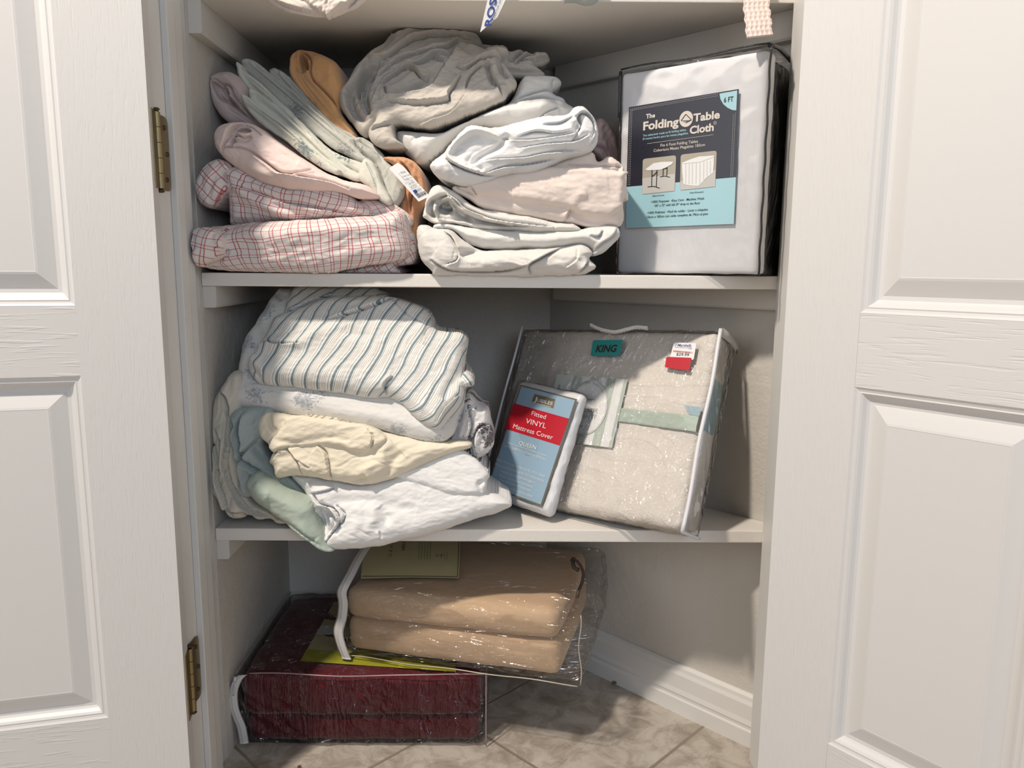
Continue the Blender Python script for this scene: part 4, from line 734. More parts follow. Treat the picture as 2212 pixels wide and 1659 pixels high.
class Print:                                 # flat printed matter lying on a plane
    def __init__(s, P, n, up, parent, K=K0, nest=True):
        s.nest = nest
        s.Pn = np.array(P, float); s.n = np.array(n, float)/np.linalg.norm(n); s.up = np.array(up, float)/np.linalg.norm(up); s.parent = parent; s.K = K; s.buf = {}
    def at(s, p, off=0.): x, y = s.K([p])[0]; return on_plane(x, y, s.Pn+s.n*off, s.n)
    def add(s, key, mat, V, F):
        if not key.startswith(('lettering', 'printed_st', 'printed_fold', 'printed_barcode', 'printed_table', 'printed_ring', 'size_label')): s.n_ = getattr(s, 'n_', 0)+1; key = '%s#%d' % (key, s.n_)
        v, f, m = s.buf.setdefault(key, ([], [], mat)); k = len(v); v += [tuple(q) for q in V]; f += [tuple(i+k for i in q) for q in F]
    def plate(s, key, mat, pts, off): s.add(key, mat, [s.at(p, off) for p in pts], [tuple(range(len(pts)))])
    def line(s, key, mat, pts, w, off):
        for a, b in zip(pts[:-1], pts[1:]):
            a = np.array(a, float); b = np.array(b, float); d = b-a; d /= np.linalg.norm(d)+1e-9; q = np.array([-d[1], d[0]])*w/2
            s.plate(key, mat, [a+q, b+q, b-q, a-q], off)
    def dash(s, key, mat, a, b, n, w, off, fill=.6):
        a = np.array(a, float); b = np.array(b, float)
        for i in range(n): s.line(key, mat, [a+(b-a)*(i/n), a+(b-a)*((i+fill)/n)], w, off)
    def ell(s, key, mat, c, r, u, off, k=40, ring=None):
        c, r, u = (np.array(q, float) for q in (c, r, u)); A, B = r-c, u-c; pts = [c+A*math.cos(2*math.pi*i/k)+B*math.sin(2*math.pi*i/k) for i in range(k)]
        if ring is None: s.plate(key, mat, pts, off)
        else: s.line(key, mat, pts+[pts[0]], ring, off)
    def rrect(s, key, mat, c4, rad, off):
        c4 = [np.array(q, float) for q in c4]; out = []
        for i in range(4):
            p, a, b = c4[i], c4[i-1], c4[(i+1) % 4]; da = (a-p)/np.linalg.norm(a-p)*rad; db = (b-p)/np.linalg.norm(b-p)*rad
            for t in (0, .25, .5, .75, 1): out.append((1-t)**2*(p+da)+2*t*(1-t)*p+t*t*(p+db))
        s.plate(key, mat, out, off)
    def text(s, key, mat, txt, a, b, cap, off, bold=0., shear=0.):
        v, f = text_geo(txt, bold, shear)
        if not v: return
        x0 = min(q[0] for q in v); x1 = max(q[0] for q in v); A = s.at(a, off); B = s.at(b, off); a2 = np.array(a, float)
        d2 = np.array(b, float)-a2; nrm = np.array([d2[1], -d2[0]])/np.linalg.norm(d2)
        hh = np.linalg.norm(s.at(a2+nrm*cap, off)-A)/.71
        s.add(key, mat, [A+(q[0]-x0)/(x1-x0)*(B-A)+s.up*q[1]*hh for q in v], f)
    def build(s):
        base = None
        for (name), (v, f, m) in s.buf.items():
            nm = name.split('#')[0]; o = mesh_obj(nm, v, f, m, base if base and s.nest else s.parent); base = base or o
            bm = bmesh.new(); bm.from_mesh(o.data)
            for fc in bm.faces:
                fc.normal_update()
                if fc.normal.dot(Vector(s.n)) < 0: fc.normal_flip()
            bm.to_mesh(o.data); bm.free()
def ink(name, c, rough=.45): return simple(name, c, rough)
I_NAVY = ink('ink_navy', (.018, .018, .03), .3); I_AQUA = ink('ink_aqua', (.36, .60, .66), .3); I_CREAM = ink('ink_cream', (.66, .60, .54)); I_WHITE = ink('ink_white', (.80, .80, .79)); I_BLACK = ink('ink_black', (.02, .02, .02))
I_BLUE = ink('ink_dusty_blue', (.30, .44, .55), .35); I_RED = ink('ink_red', (.52, .015, .03), .35); I_BRONZE = ink('ink_bronze', (.16, .14, .10), .4); I_GREY = ink('ink_grey', (.30, .29, .28)); I_TAN = ink('ink_tan', (.42, .38, .31)); I_LGREY = ink('ink_light_grey', (.55, .53, .50))
I_TEAL = ink('ink_teal', (.02, .26, .24), .3); I_MINT = ink('ink_mint', (.50, .55, .49)); I_OLIVE = ink('ink_olive', (.64, .58, .33), .4); I_LIME = ink('ink_lime', (.46, .46, .04), .35); I_DBLUE = ink('ink_blue', (.03, .05, .25)); I_ROSE = ink('ink_rose', (.75, .45, .42)); I_DOLIVE = ink('ink_dark_olive', (.10, .09, .04), .4)
T_WHITE = simple('white_tape', (.72, .70, .67), .5, bump=(400, .3, .0006)); T_CLEAR = film_mat('clear_edge_welt', (.8, .8, .8), .15, 40, .004, .22)

def tape(name, mat, pts, w, wdir, th, parent, close_fn=None):
    """ribbon through (px, py, y) points, width along wdir"""
    P = catmull(np.array([at_y(a, b, y) for a, b, y in pts]), 4, False); wd = np.array(wdir, float); wd /= np.linalg.norm(wd); V = []; F = []
    for i, p in enumerate(P):
        t = P[min(i+1, len(P)-1)]-P[max(i-1, 0)]; t /= np.linalg.norm(t); nn = np.cross(wd, t); nn /= np.linalg.norm(nn)
        if nn[1] > 0: nn = -nn
        for a, b in ((-w/2, 0), (-w/4, th), (-w*.04, th), (0, th*1.8), (w*.04, th), (w/4, th), (w/2, 0), (0, -th*.5)): V.append(p+wd*a+nn*b)
    k = 8
    for i in range(len(P)-1):
        for j in range(k): F.append((i*k+j, i*k+(j+1) % k, (i+1)*k+(j+1) % k, (i+1)*k+j))
    F += [tuple(range(k)), tuple(range(len(P)*k-1, len(P)*k-k-1, -1))]
    return mesh_obj(name, V, F, mat, parent, True)

# --- tablecloth pack (upper shelf, right)
eR = np.array([.81, -.59, 0]); ang = math.atan2(-.135, .170)
tp = Frame((.180, .085, Z1+.0012), (ang, 0, 0), None); TW, TD, THh = .217, .098, .290
fn = -tp.M[:, 1]; tq = empty('tablecloth_pack', tp.P(TW/2, TD/2, 0), 'clear vinyl pack holding a folded white tablecloth, with a navy and aqua insert card', 'linen pack')
M_BRIGHT = cloth_mat('bright_white_polyester', (.84, .83, .83), weave=900, wr=.12, wscale=16)
soft_box(tp, (.0015, .003, .002), (TW-.0025, .034, THh-.004), M_BRIGHT, 'folded_tablecloth', tq, r=.004, seg=.005, puff=(0, .001, 0), noise=.0006, seed=3)
M_BLACKV = simple('black_vinyl', (.012, .012, .013), .22, bump=(18, .8, .012))
soft_box(tp, (.006, .036, .003), (TW-.003, TD-.004, THh-.010), M_BLACKV, 'black_gusset', tq, r=.006, seg=.006, puff=(-.006, 0, -.004), noise=.0022, nsc=.05, seed=9)
FILM_T = film_mat('crinkled_vinyl', (.98, .98, .985), .07, 9, .016, .0, (1, 1, .5), fm=.35)
soft_box(tp, (0, 0, 0), (TW, TD, THh), FILM_T, 'vinyl_cover', tq, r=.003, seg=.006, puff=(.002, .001, -.003), noise=.0009, seed=13)
DW = simple('dark_welt', (.03, .03, .032), .25, bump=(80, .6, .002))
mb = MB()
for q_, r_ in (([tp.P(TW*t, .0015, THh+.0022+.0015*math.sin(t*9)) for t in np.linspace(0, 1, 14)], .0012), ([tp.P(TW+.0005, TD*t, THh+.003*math.sin(t*5)) for t in np.linspace(0, 1, 8)], .003),
               ([tp.P(TW+.0022+.0006*math.sin(t*40), .0004, THh*t) for t in np.linspace(0, 1, 40)], .0015), ([tp.P(-.0012, .0024, THh*(.78+.22*t)) for t in np.linspace(0, 1, 9)], .0024), ([tp.P(-.0012, .0044, THh*.78*t) for t in np.linspace(0, 1, 9)], .0008)):
    MB().tube(q_, r_).build('welt', DW, tq, True)
pr = Print(tp.P(0, 0, 0), fn, (0, 0, 1), tq, crop(1340, 170, .20498)); O1, O2, O3, O4 = .0024, .0027, .0030, .0033
pr.plate('insert_card', I_NAVY, [(90, 300), (1250, 108), (1218, 1038), (65, 1140)], O1); pr.plate('insert_card_band', I_AQUA, [(65, 1140), (1218, 1038), (1195, 1530), (60, 1575)], O1)
pr.plate('insert_card_band', I_AQUA, [(1045, 157), (1232, 124), (1222, 334), (1180, 330), (1130, 306), (1085, 268), (1055, 215)], O2)
pr.text('lettering#s', I_BLACK, '6 FT', (1090, 252), (1190, 238), 52, O3, .02)
for t, a, b, c in (('The', (270, 420), (366, 406), 44), ('Folding', (240, 543), (614, 492), 84), ('Table', (768, 452), (1048, 414), 78), ('Cloth', (730, 582), (984, 546), 76)): pr.text('lettering#c', I_CREAM, t, a, b, c, O3, .035)
pr.text('lettering#c', I_CREAM, 'R', (992, 476), (1008, 474), 18, O3); pr.ell('printed_emblem', I_CREAM, (999, 467), (1015, 465), (999, 448), O3, 20, 2.5)
pr.ell('printed_emblem', I_CREAM, (694, 424), (766, 412), (694, 340), O3); pr.line('printed_fold#e', I_NAVY, [(642, 440), (690, 374), (750, 434), (688, 466)], 8, O4); pr.line('printed_fold#e', I_NAVY, [(640, 444), (712, 440), (748, 436)], 5, O4); pr.line('printed_fold#e', I_NAVY, [(664, 456), (716, 448)], 5, O4)
for t, a, b in (('The tablecloth made to fit folding tables.', (238, 612), (697, 547)), ('El mantel hecho para las mesas plegables.', (238, 646), (718, 582))): pr.text('lettering#a', I_AQUA, t, a, b, 21, O3, .012)
pr.line('lettering#c', I_CREAM, [(282, 685), (980, 590)], 3, O3)
for t, a, b in (('Fits 6 Foot Folding Tables', (422, 717), (818, 673)), ('Cobertura Mesas Plegables 183cm', (350, 772), (892, 709))): pr.text('lettering#c', I_CREAM, t, a, b, 29, O3, .006)
for a, b, n in (((105, 322), (1035, 158), 44), ((122, 332), (1035, 178), 42), ((1212, 360), (1182, 1036), 34), ((1192, 380), (1164, 1036), 33), ((106, 325), (82, 1130), 34), ((122, 336), (98, 1130), 33)): pr.dash('printed_stitching', I_LGREY, a, b, n, 3, O2)
pr.rrect('printed_photo', I_TAN, [(236, 846), (588, 806), (574, 1186), (230, 1222)], 30, O2); pr.rrect('printed_photo', I_TAN, [(636, 800), (1016, 757), (1001, 1140), (628, 1180)], 30, O2)
pr.plate('printed_floor', I_LGREY, [(232, 1050), (576, 1000), (572, 1180), (234, 1216)], O3); pr.plate('printed_floor', I_LGREY, [(632, 1080), (1004, 960), (1000, 1136), (632, 1174)], O3)
pr.plate('printed_tablecloth', I_WHITE, [(262, 955), (350, 890), (440, 876), (556, 874), (545, 900), (480, 936), (430, 958), (290, 968)], O4)
pr.plate('printed_tablecloth', I_WHITE, [(650, 885), (740, 848), (830, 820), (988, 808), (985, 900), (978, 990), (900, 1050), (845, 1112), (820, 1130), (740, 1126), (665, 1112), (652, 990)], O4)
for x in (690, 725, 760, 800, 840, 880, 915, 950): pr.line('printed_fold', I_LGREY, [(x, 900-(x-650)*.12), (x-2, 1108-max(0, x-840)*1.0)], 5, O4+.0002)
pr.line('printed_fold', I_LGREY, [(655, 896), (840, 878), (985, 826)], 4, O4+.0002)
for l in ([(333, 962), (330, 1138)], [(387, 962), (379, 1140)], [(288, 1140), (350, 1134), (415, 1154)], [(452, 950), (448, 1030)], [(493, 930), (488, 1030)], [(418, 1034), (470, 1026), (521, 1038)], [(335, 1030), (370, 1000), (387, 975)], [(450, 950), (493, 942)]): pr.line('printed_table', I_NAVY, l, 8, O4)
for t, a, b, c in (('Before/Antes', (338, 1243), (462, 1232), 14), ('After/Después', (728, 1210), (876, 1198), 15), ('•100% Polyester  •Easy Care - Machine Wash', (322, 1310), (882, 1272), 24), ('•30" x 72" with full 29" drop to the floor', (355, 1350), (840, 1320), 24),
                   ('•100% Poliéster  •Fácil de cuidar - Lavar a máquina', (283, 1425), (920, 1388), 24), ('•76cm x 183cm con caída completa de 74cm al piso', (275, 1470), (922, 1434), 24)): pr.text('lettering#k', I_BLACK, t, a, b, c, O3, .006)
pr.build()

# --- quilt bag (middle shelf, right)
kb = Frame((-.0257, .1464, .3783), (-.707, -.4445, -.0548), None); KW, KD, KH = .3649, .058, .2949
kn = -kb.M[:, 1]; kq = empty('quilt_bag', kb.P(KW/2, KD/2, 0), 'king size off-white quilt in a zipped clear bag leaning on the angled wall', 'bedding bag')
M_MATEL = cloth_mat('matelasse_cotton', (.76, .705, .645), weave=420, wr=.3, wscale=14)
nt = M_MATEL.node_tree; _v = nd(nt, 'ShaderNodeTexVoronoi'); _v.inputs['Scale'].default_value = 330; _tc = nd(nt, 'ShaderNodeTexCoord'); lk(nt, _tc.outputs['Object'], _v.inputs['Vector'])
_w = nd(nt, 'ShaderNodeTexWave', wave_type='RINGS'); _w.inputs['Scale'].default_value = 14; _w.inputs['Distortion'].default_value = 9; _w.inputs['Detail'].default_value = 1.5; _w.inputs['Detail Scale'].default_value = .9; lk(nt, _tc.outputs['Object'], _w.inputs['Vector'])
_r = nd(nt, 'ShaderNodeMapRange'); _r.inputs[1].default_value = .75; _r.inputs[2].default_value = .95; lk(nt, _w.outputs['Fac'], _r.inputs[0])
_a = nd(nt, 'ShaderNodeMath', operation='MULTIPLY_ADD'); lk(nt, _r.outputs[0], _a.inputs[0]); _a.inputs[1].default_value = .9; lk(nt, _v.outputs['Distance'], _a.inputs[2])
_b = nd(nt, 'ShaderNodeBump'); _b.inputs['Strength'].default_value = .6; _b.inputs['Distance'].default_value = .0009; lk(nt, _a.outputs[0], _b.inputs['Height'])
_p = nt.nodes['Principled BSDF']; lk(nt, _p.inputs['Normal'].links[0].from_socket, _b.inputs['Normal']); lk(nt, _b.outputs['Normal'], _p.inputs['Normal'])
def kfold(Q, A, hf):
    f = (A[:, 1] < -.95)*(1-A[:, 0]**4)*(1-A[:, 2]**4); low = np.clip(.55-A[:, 2]*.9, .15, 1)
    Q[:, 1] -= f*low*(.0012+.0026*fbm((Q[:, 0]+Q[:, 2]*.45)/.020, (Q[:, 2]-Q[:, 0]*.45)/.13, 51, 2)); return Q
qo = soft_box(kb, (.003, .004, .002), (KW-.004, KD-.002, KH-.002), M_MATEL, 'folded_quilt', kq, r=.012, seg=.005, puff=(.002, .002, .002), noise=.0011, nsc=.022, seed=5, zmin=Z2+.002)
FILM_K = film_mat('clear_bag_film', (.985, .985, .98), .08, 16, .040, .05, (1.8, 1.8, .12), (0, .45, .3), 1, .7)
soft_box(kb, (0, 0, 0), (KW, KD+.002, KH), FILM_K, 'clear_cover', kq, r=.006, seg=.006, puff=(.003, .004, .002), noise=.0008, nsc=.06, seed=15, zmin=Z2+.0012, fold=kfold)
W_PIPE = simple('white_piping', (.80, .80, .82), .35)
def kp(x, y, z): return kb.P(x, y, z)
def zc(p, r): p = np.array(p); p[2] = max(p[2], Z2+r+.001); return p
mb = MB(); MB_ = lambda P_, r_, n_='piping', m_=W_PIPE, q_=kq: MB().tube(P_, r_, 7).build(n_, m_, q_, True)
MB_([zc(kp(KW+.001+.0012*math.sin(t*11), -.002, KH*t), .003) for t in np.linspace(0, 1, 26)], .0030); MB_([kp(-.001+.001*math.sin(t*9), -.001, KH*t+.004) for t in np.linspace(0.02, 1, 24)], .0022)
MB_([zc(kp(KW, KD*t, .0), .003) for t in np.linspace(0, 1, 8)], .0025)

mb = MB()
for i, s_ in enumerate(np.linspace(0, 1, 2)): pass
P0, P1 = kp(KW+.001, -.001, KH+.001), kp(KW+.003, KD+.002, KH-.004)
V = []
for t in np.linspace(0, 1, 8):
    c = P0+(P1-P0)*t+np.array([0, 0, .004*math.sin(t*3.1)]); V += [c+np.array([0, 0, .002]), c-np.array([0, 0, .012]), c-np.array([0, 0, .012])+kn*-.0015, c+np.array([0, 0, .002])+kn*-.0015]
F = []
for i in range(7):
    for j in range(4): F.append((i*4+j, i*4+(j+1) % 4, i*4+4+(j+1) % 4, i*4+4+j))
mesh_obj('zipper_tape', V, F, T_WHITE, kq, True)
# braided cord handle
cord = catmull(np.array([on_plane(x, y, kb.P(0, -.006, 0), kn) for x, y in ((1276, 702), (1290, 709), (1310, 715), (1330, 717), (1352, 712), (1375, 707), (1398, 709))]), 14, False)
mb = MB()
for ph in (0, 2.094, 4.189):
    Q = []
    for i, p in enumerate(cord):
        a = i*.55+ph; Q.append(p+kn*.0016*math.cos(a)+np.array([0, 0, 1])*.0016*math.sin(a))
    mb.tube(Q, .0017, 7)
mb.build('cord_handle', simple('white_cord', (.78, .76, .72), .6), kq, True)
# ribbon and bow inside the bag
F_RIB = cloth_mat('mint_ribbon', (.47, .54, .47), wr=.2); F_BOW = cloth_mat('blue_ribbon', (.36, .47, .50), wr=.4)
KQ = crop(1180, 700, .19892)
def sheet_on(name, mat, pts, off, parent, n, P, wav=.0008, seed=1, K=KQ, th=.0012):
    """a piece of fabric lying on a plane: grid inside the quad pts, gently waved"""
    c4 = [on_plane(*K([q])[0], np.array(P)+n*off, n) for q in pts]; V = []; F = []; nu, nv = 40, 14
    for i in range(nu+1):
        for j in range(nv+1):
            a, b2 = i/nu, j/nv; p = (1-a)*(1-b2)*c4[0]+a*(1-b2)*c4[1]+a*b2*c4[2]+(1-a)*b2*c4[3]
            V.append(p+n*(wav*float(fbm(np.array([a*9.]), np.array([b2*3.]), seed)[0])+th*(1 if 0 < j < nv else 0)))
    for i in range(nu):
        for j in range(nv): F.append((i*(nv+1)+j, (i+1)*(nv+1)+j, (i+1)*(nv+1)+j+1, i*(nv+1)+j+1))
    return mesh_obj(name, V, F, mat, parent, True)
kP = kb.P(0, 0, 0)
sheet_on('ribbon', F_RIB, [(770, 905), (1660, 1000), (1625, 1172), (742, 1052)], .0012, kq, kn, kP)
sheet_on('ribbon', F_BOW, [(1500, 880), (1700, 905), (1660, 1010), (1560, 990)], .0016, kq, kn, kP, seed=4)
# side: bow lump and a rolled hem seen through the end of the bag
sn = kb.M[:, 0]
def side_bundle(name, mat, cz, hz, y0_, y1_, bulge, seed):
    V = []; F = []; nu, nv = 16, 24
    for i in range(nu+1):
        for j in range(nv+1):
            a, b2 = i/nu, j/nv; d = bulge*math.sqrt(max(0, 1-(2*a-1)**2))*math.sqrt(max(0, 1-(2*b2-1)**4)); d += .0022*float(ridged(np.array([a*2.]), np.array([b2*6.+a*3]), seed)[0])*math.sin(math.pi*a)*math.sin(math.pi*b2)
            V.append(zc(kp(KW-.004+d, y0_+(y1_-y0_)*a, cz-hz/2+hz*b2), .001))
    for i in range(nu):
        for j in range(nv): F.append((i*(nv+1)+j, (i+1)*(nv+1)+j, (i+1)*(nv+1)+j+1, i*(nv+1)+j+1))
    return mesh_obj(name, V, F, mat, kq, True)
side_bundle('bow', F_BOW, .185, .085, .008, KD-.010, .0050, 3); side_bundle('rolled_hem', M_MATEL, .072, .13, .010, KD-.008, .0048, 7)
pr = Print(kP, kn, kb.M[:, 2], kq, KQ); A1 = .0068
pr.plate('striped_card', I_WHITE, [(118, 545), (885, 600), (712, 1345), (-60, 1245)], .0030)
for i in range(0, 9, 2):
    a, b = i/8.4, (i+1)/8.4; b = min(b, 1); T0, T1, B0, B1 = np.array((118, 545.)), np.array((885, 600.)), np.array((-60, 1245.)), np.array((712, 1345.))
    pr.plate('printed_stripe', I_MINT, [T0+(T1-T0)*a, T0+(T1-T0)*b, B0+(B1-B0)*b, B0+(B1-B0)*a], .0033)
pr.ell('printed_medallion', I_WHITE, (450, 905), (668, 890), (480, 604), .0036, 48); pr.ell('printed_ring', I_GREY, (450, 905), (664, 890), (480, 609), .0039, 48, 4); pr.ell('printed_ring', I_LGREY, (450, 905), (652, 890), (479, 622), .0039, 48, 2)
for i, ch in enumerate('Celebes Domingo'):
    th = math.radians(128-i*6.3); c = np.array((450, 905.)); x = c+np.array((190*math.cos(th)+14, -262*math.sin(th))); th2 = math.radians(128-(i+.78)*6.3); y = c+np.array((190*math.cos(th2)+14, -262*math.sin(th2)))
    if ch != ' ': pr.text('lettering#g', I_GREY, ch, x, y, 26, .0039, 0, .35)
pr.text('lettering#g', I_GREY, 'Hand Quilted', (380, 815), (526, 830), 18, .0039)
pr.text('lettering#g', I_GREY, 'MATELASSE', (262, 942), (552, 962), 42, .0039); pr.text('lettering#g', I_GREY, 'COVERLET', (288, 1012), (538, 1034), 42, .0039); pr.line('lettering#g', I_LGREY, [(270, 955), (545, 976)], 2, .0039)
pr.text('lettering#g', I_GREY, 'King', (310, 1110), (395, 1118), 28, .0039, 0, .3)
pr.build(); pr = Print(kP, kn, kb.M[:, 2], kq, KQ); pr.line('size_label', I_GREY, [(-138, 147), (76, 146), (40, 325), (-172, 322), (-138, 147)], 4, A1-.0006); pass
pr.text('lettering#g', I_GREY, 'KING', (-116, 264), (30, 264), 52, A1-.0008); pr.line('lettering#g', I_GREY, [(-118, 282), (30, 284)], 2, A1-.0008)
pr.build(); pr = Print(kP, kn, kb.M[:, 2], kq, KQ); pr.rrect('size_sticker', I_TEAL, [(508, 174), (834, 170), (796, 347), (480, 347)], 22, A1); pr.text('lettering#k', I_BLACK, 'KING', (532, 304), (758, 300), 72, A1+.0003, .035, .1)
pr.build(); pr = Print(kP, kn, kb.M[:, 2], kq, KQ); pr.rrect('price_sticker', I_WHITE, [(1385, 200), (1630, 207), (1600, 388), (1345, 362)], 16, A1); pr.text('lettering#b', I_DBLUE, 'Marshalls', (1424, 243), (1574, 247), 30, A1+.0003, .012, .2); pr.line('lettering#b', I_DBLUE, [(1398, 243), (1425, 212)], 4, A1+.0003)
pr.text('lettering#b', I_DBLUE, 'FAMOUS BRANDS FOR LESS', (1398, 256), (1548, 264), 8, A1+.0003); pr.plate('price_band', I_ROSE, [(1378, 282), (1592, 302), (1588, 322), (1374, 303)], A1+.0002); pr.text('lettering#k', I_BLACK, 'COMPARE AT $80.00', (1380, 300), (1560, 316), 13, A1+.0004); pr.text('lettering#k', I_BLACK, '$29.99', (1410, 340), (1548, 350), 30, A1+.0003, .01)
pr.line('lettering#b', I_DBLUE, [(1556, 254), (1578, 256), (1574, 272), (1552, 270), (1556, 254)], 3, A1+.0003)
pr.build(); pr = Print(kP, kn, kb.M[:, 2], kq, KQ); pr.rrect('red_sticker', I_RED, [(1305, 355), (1580, 366), (1552, 506), (1286, 470)], 16, A1+.0004)
pr.build()

# --- vinyl mattress cover packet
mp_ = Frame((-.0144, .1133, .3851), (-.7152, -.3494, .0604), None); mp_.o = mp_.o - mp_.M[:, 1]*-1*0 + mp_.M[:, 1]*-.007; MW, MD, MH = .1358, .0185, .1945
mq = empty('mattress_cover_packet', mp_.P(MW/2, MD/2, 0), 'small flat packet with a blue and red card, propped against the quilt bag', 'bedding packet'); mn = -mp_.M[:, 1]
M_VW = simple('white_vinyl', (.76, .76, .77), .35, bump=(22, .7, .006))
soft_box(mp_, (.002, .002, .002), (MW-.002, MD, MH-.002), M_VW, 'folded_cover', mq, r=.008, seg=.0035, puff=(.001, .002, .001), noise=.0012, nsc=.03, seed=6, zmin=Z2+.0015)
FILM_M = film_mat('packet_film', (.985, .985, .985), .06, 12, .02, .008, (1, 1, .4), (0, .4, 0), .8)
soft_box(mp_, (0, 0, 0), (MW, MD+.001, MH), FILM_M, 'clear_wrapper', mq, r=.007, seg=.004, puff=(.001, .0030, .001), noise=.0012, nsc=.04, seed=26, zmin=Z2+.001)
pr = Print(mp_.P(0, 0, 0), mn, mp_.M[:, 2], mq, crop(1040, 690, .26521)); B = .0034
pr.plate('insert_card', I_BRONZE, [(320, 532), (780, 650), (490, 1524), (48, 1356)], B); pr.plate('insert_card_face', I_BLUE, [(325, 545), (762, 658), (482, 1508), (60, 1350)], B+.0003)
pr.plate('insert_card_band', I_RED, [(263, 682), (712, 808), (637, 1028), (188, 888)], B+.0006); pr.plate('printed_plaque', I_TAN, [(428, 602), (605, 646), (588, 728), (404, 674)], B+.0006); pr.plate('printed_plaque#b', I_BRONZE, [(433, 608), (600, 650), (584, 722), (409, 670)], B+.0009)
pr.text('lettering#w', I_WHITE, 'J', (424, 662), (446, 670), 40, B+.0012); pr.text('lettering#w', I_WHITE, 'UBILEE', (450, 668), (578, 700), 28, B+.0012); pr.text('lettering#w', I_TAN, 'Fine Quality Home', (450, 688), (565, 716), 11, B+.0012, 0, .3)
for t, a, b, c in (('Fitted', (405, 778), (520, 812), 36), ('VINYL', (357, 843), (522, 888), 42), ('Mattress Cover', (255, 884), (577, 980), 38), ('QUEEN', (302, 1020), (440, 1060), 34), ('60in. x 80in. / 152cm x 203cm', (188, 1036), (515, 1146), 18),
                   ('Deep fit for mattresses up to 12 in. deep', (122, 1145), (513, 1285), 18), ('Waterproof protection for the entire family', (108, 1182), (508, 1326), 18), ('Stainproof and non-allergenic', (156, 1240), (432, 1338), 18), ('Fitted construction protects', (146, 1276), (416, 1372), 18), ('Top and sides of mattress', (146, 1310), (398, 1402), 18), ('Wipe clean with a damp cloth', (118, 1340), (412, 1452), 18)):
    pr.text('lettering#w', I_WHITE, t, a, b, c, B+.0009)
pr.line('lettering#w', I_WHITE, [(203, 1000), (527, 1110)], 3, B+.0009); pr.build()

# --- burgundy blanket in a zipped clear bag, on the floor
rb = Frame((-.4005, .030, 0.001), (0, 0, 0), None); RW, RD, RH = .388, .30, .122
rq = empty('blanket_bag', rb.P(RW/2, RD/2, 0), 'burgundy blanket in a zipped clear bag on the tile floor', 'bedding bag')
M_BURG = cloth_mat('burgundy_velour', (.105, .004, .012), rough=.9, weave=900, wr=.3, sheen=.25)
soft_box(rb, (.012, .007, .002), (RW-.012, RD-.006, .046), M_BURG, 'folded_blanket', rq, r=.014, seg=.007, puff=(.004, .004, .001), noise=.0015, nsc=.05, seed=2)
soft_box(rb, (.006, .004, .045), (RW-.008, RD-.006, RH-.003), M_BURG, 'folded_blanket', rq, r=.018, seg=.007, puff=(.004, .005, .001), noise=.0020, nsc=.05, seed=4)
FILM_R = film_mat('wrinkled_bag_film', (.98, .975, .975), .07, 26, .040, .05, (2.0, 1, .22), (0, .75, 0), 1, .6)
def rw(Q, A, hf):
    f = (A[:, 1] < -.95)*1.; d = fbm((Q[:, 0]*.75+Q[:, 2])/.019, (Q[:, 0]-Q[:, 2]*.8)/.10, 31, 2)*.0048-.001
    Q[:, 1] += d*f*(1-A[:, 2]**4); Q[:, 2] += .0014*fbm(Q[:, 0]/.03, Q[:, 1]/.03, 5, 2)*(np.abs(A[:, 2]) > .95); return Q
soft_box(rb, (0, 0, 0), (RW, RD, RH), FILM_R, 'clear_cover', rq, r=.012, seg=.0032, puff=(.003, .003, .002), noise=.0008, nsc=.05, seed=17, zmin=.0008, fold=rw)
tape('zipper_tape', T_WHITE, [(524, 1458, .028), (512, 1470, .026), (503, 1495, .024), (504, 1525, .023), (512, 1550, .024), (521, 1572, .025), (527, 1606, .026)], .0155, (1, 0, .1), .0010, rq)
mb = MB(); pc = [at_y(x, y, .0215) for x, y in ((506, 1470), (502, 1478), (499, 1498), (501, 1504), (506, 1502), (508, 1484), (507, 1474))]; mb.tube(pc, .0010, 6); mb.tube([at_y(508, 1462, .0225), at_y(507, 1472, .0215)], .0022, 8); mb.build('zipper_pull', simple('white_plastic', (.75, .75, .75), .3), rq, True)
WELT = simple('translucent_welt', (.36, .27, .26), .25)
MB_([rb.P(.022+(RW-.024)*t, -.001+.0012*math.sin(t*14), RH-.001+.0022*math.sin(t*8+1)) for t in np.linspace(0, 1, 40)], .0010, 'welt', WELT, rq); MB_([rb.P(RW+.001, -.001, RH*(1-t)*.99+.002) for t in np.linspace(0, 1, 12)], .0010, 'welt', WELT, rq); MB_([rb.P(0.001, RD*t, RH) for t in np.linspace(0, 1, 12)], .0009, 'welt', WELT, rq)
pr = Print((0, 0, rb.o[2]+RH-.001), (0, 0, 1), (0, 1, 0), rq, crop(470, 1230, .28029))
pr.plate('insert_card', I_OLIVE, [(638, 706), (900, 250), (1500, 250), (1840, 780), (1500, 765)], .0004); pr.plate('insert_card_band', I_LIME, [(638, 706), (686, 614), (1826, 700), (1838, 788)], .0007); pr.plate('printed_stripe', I_WHITE, [(755, 500), (795, 432), (1400, 450), (1440, 520)], .0007); pr.build()

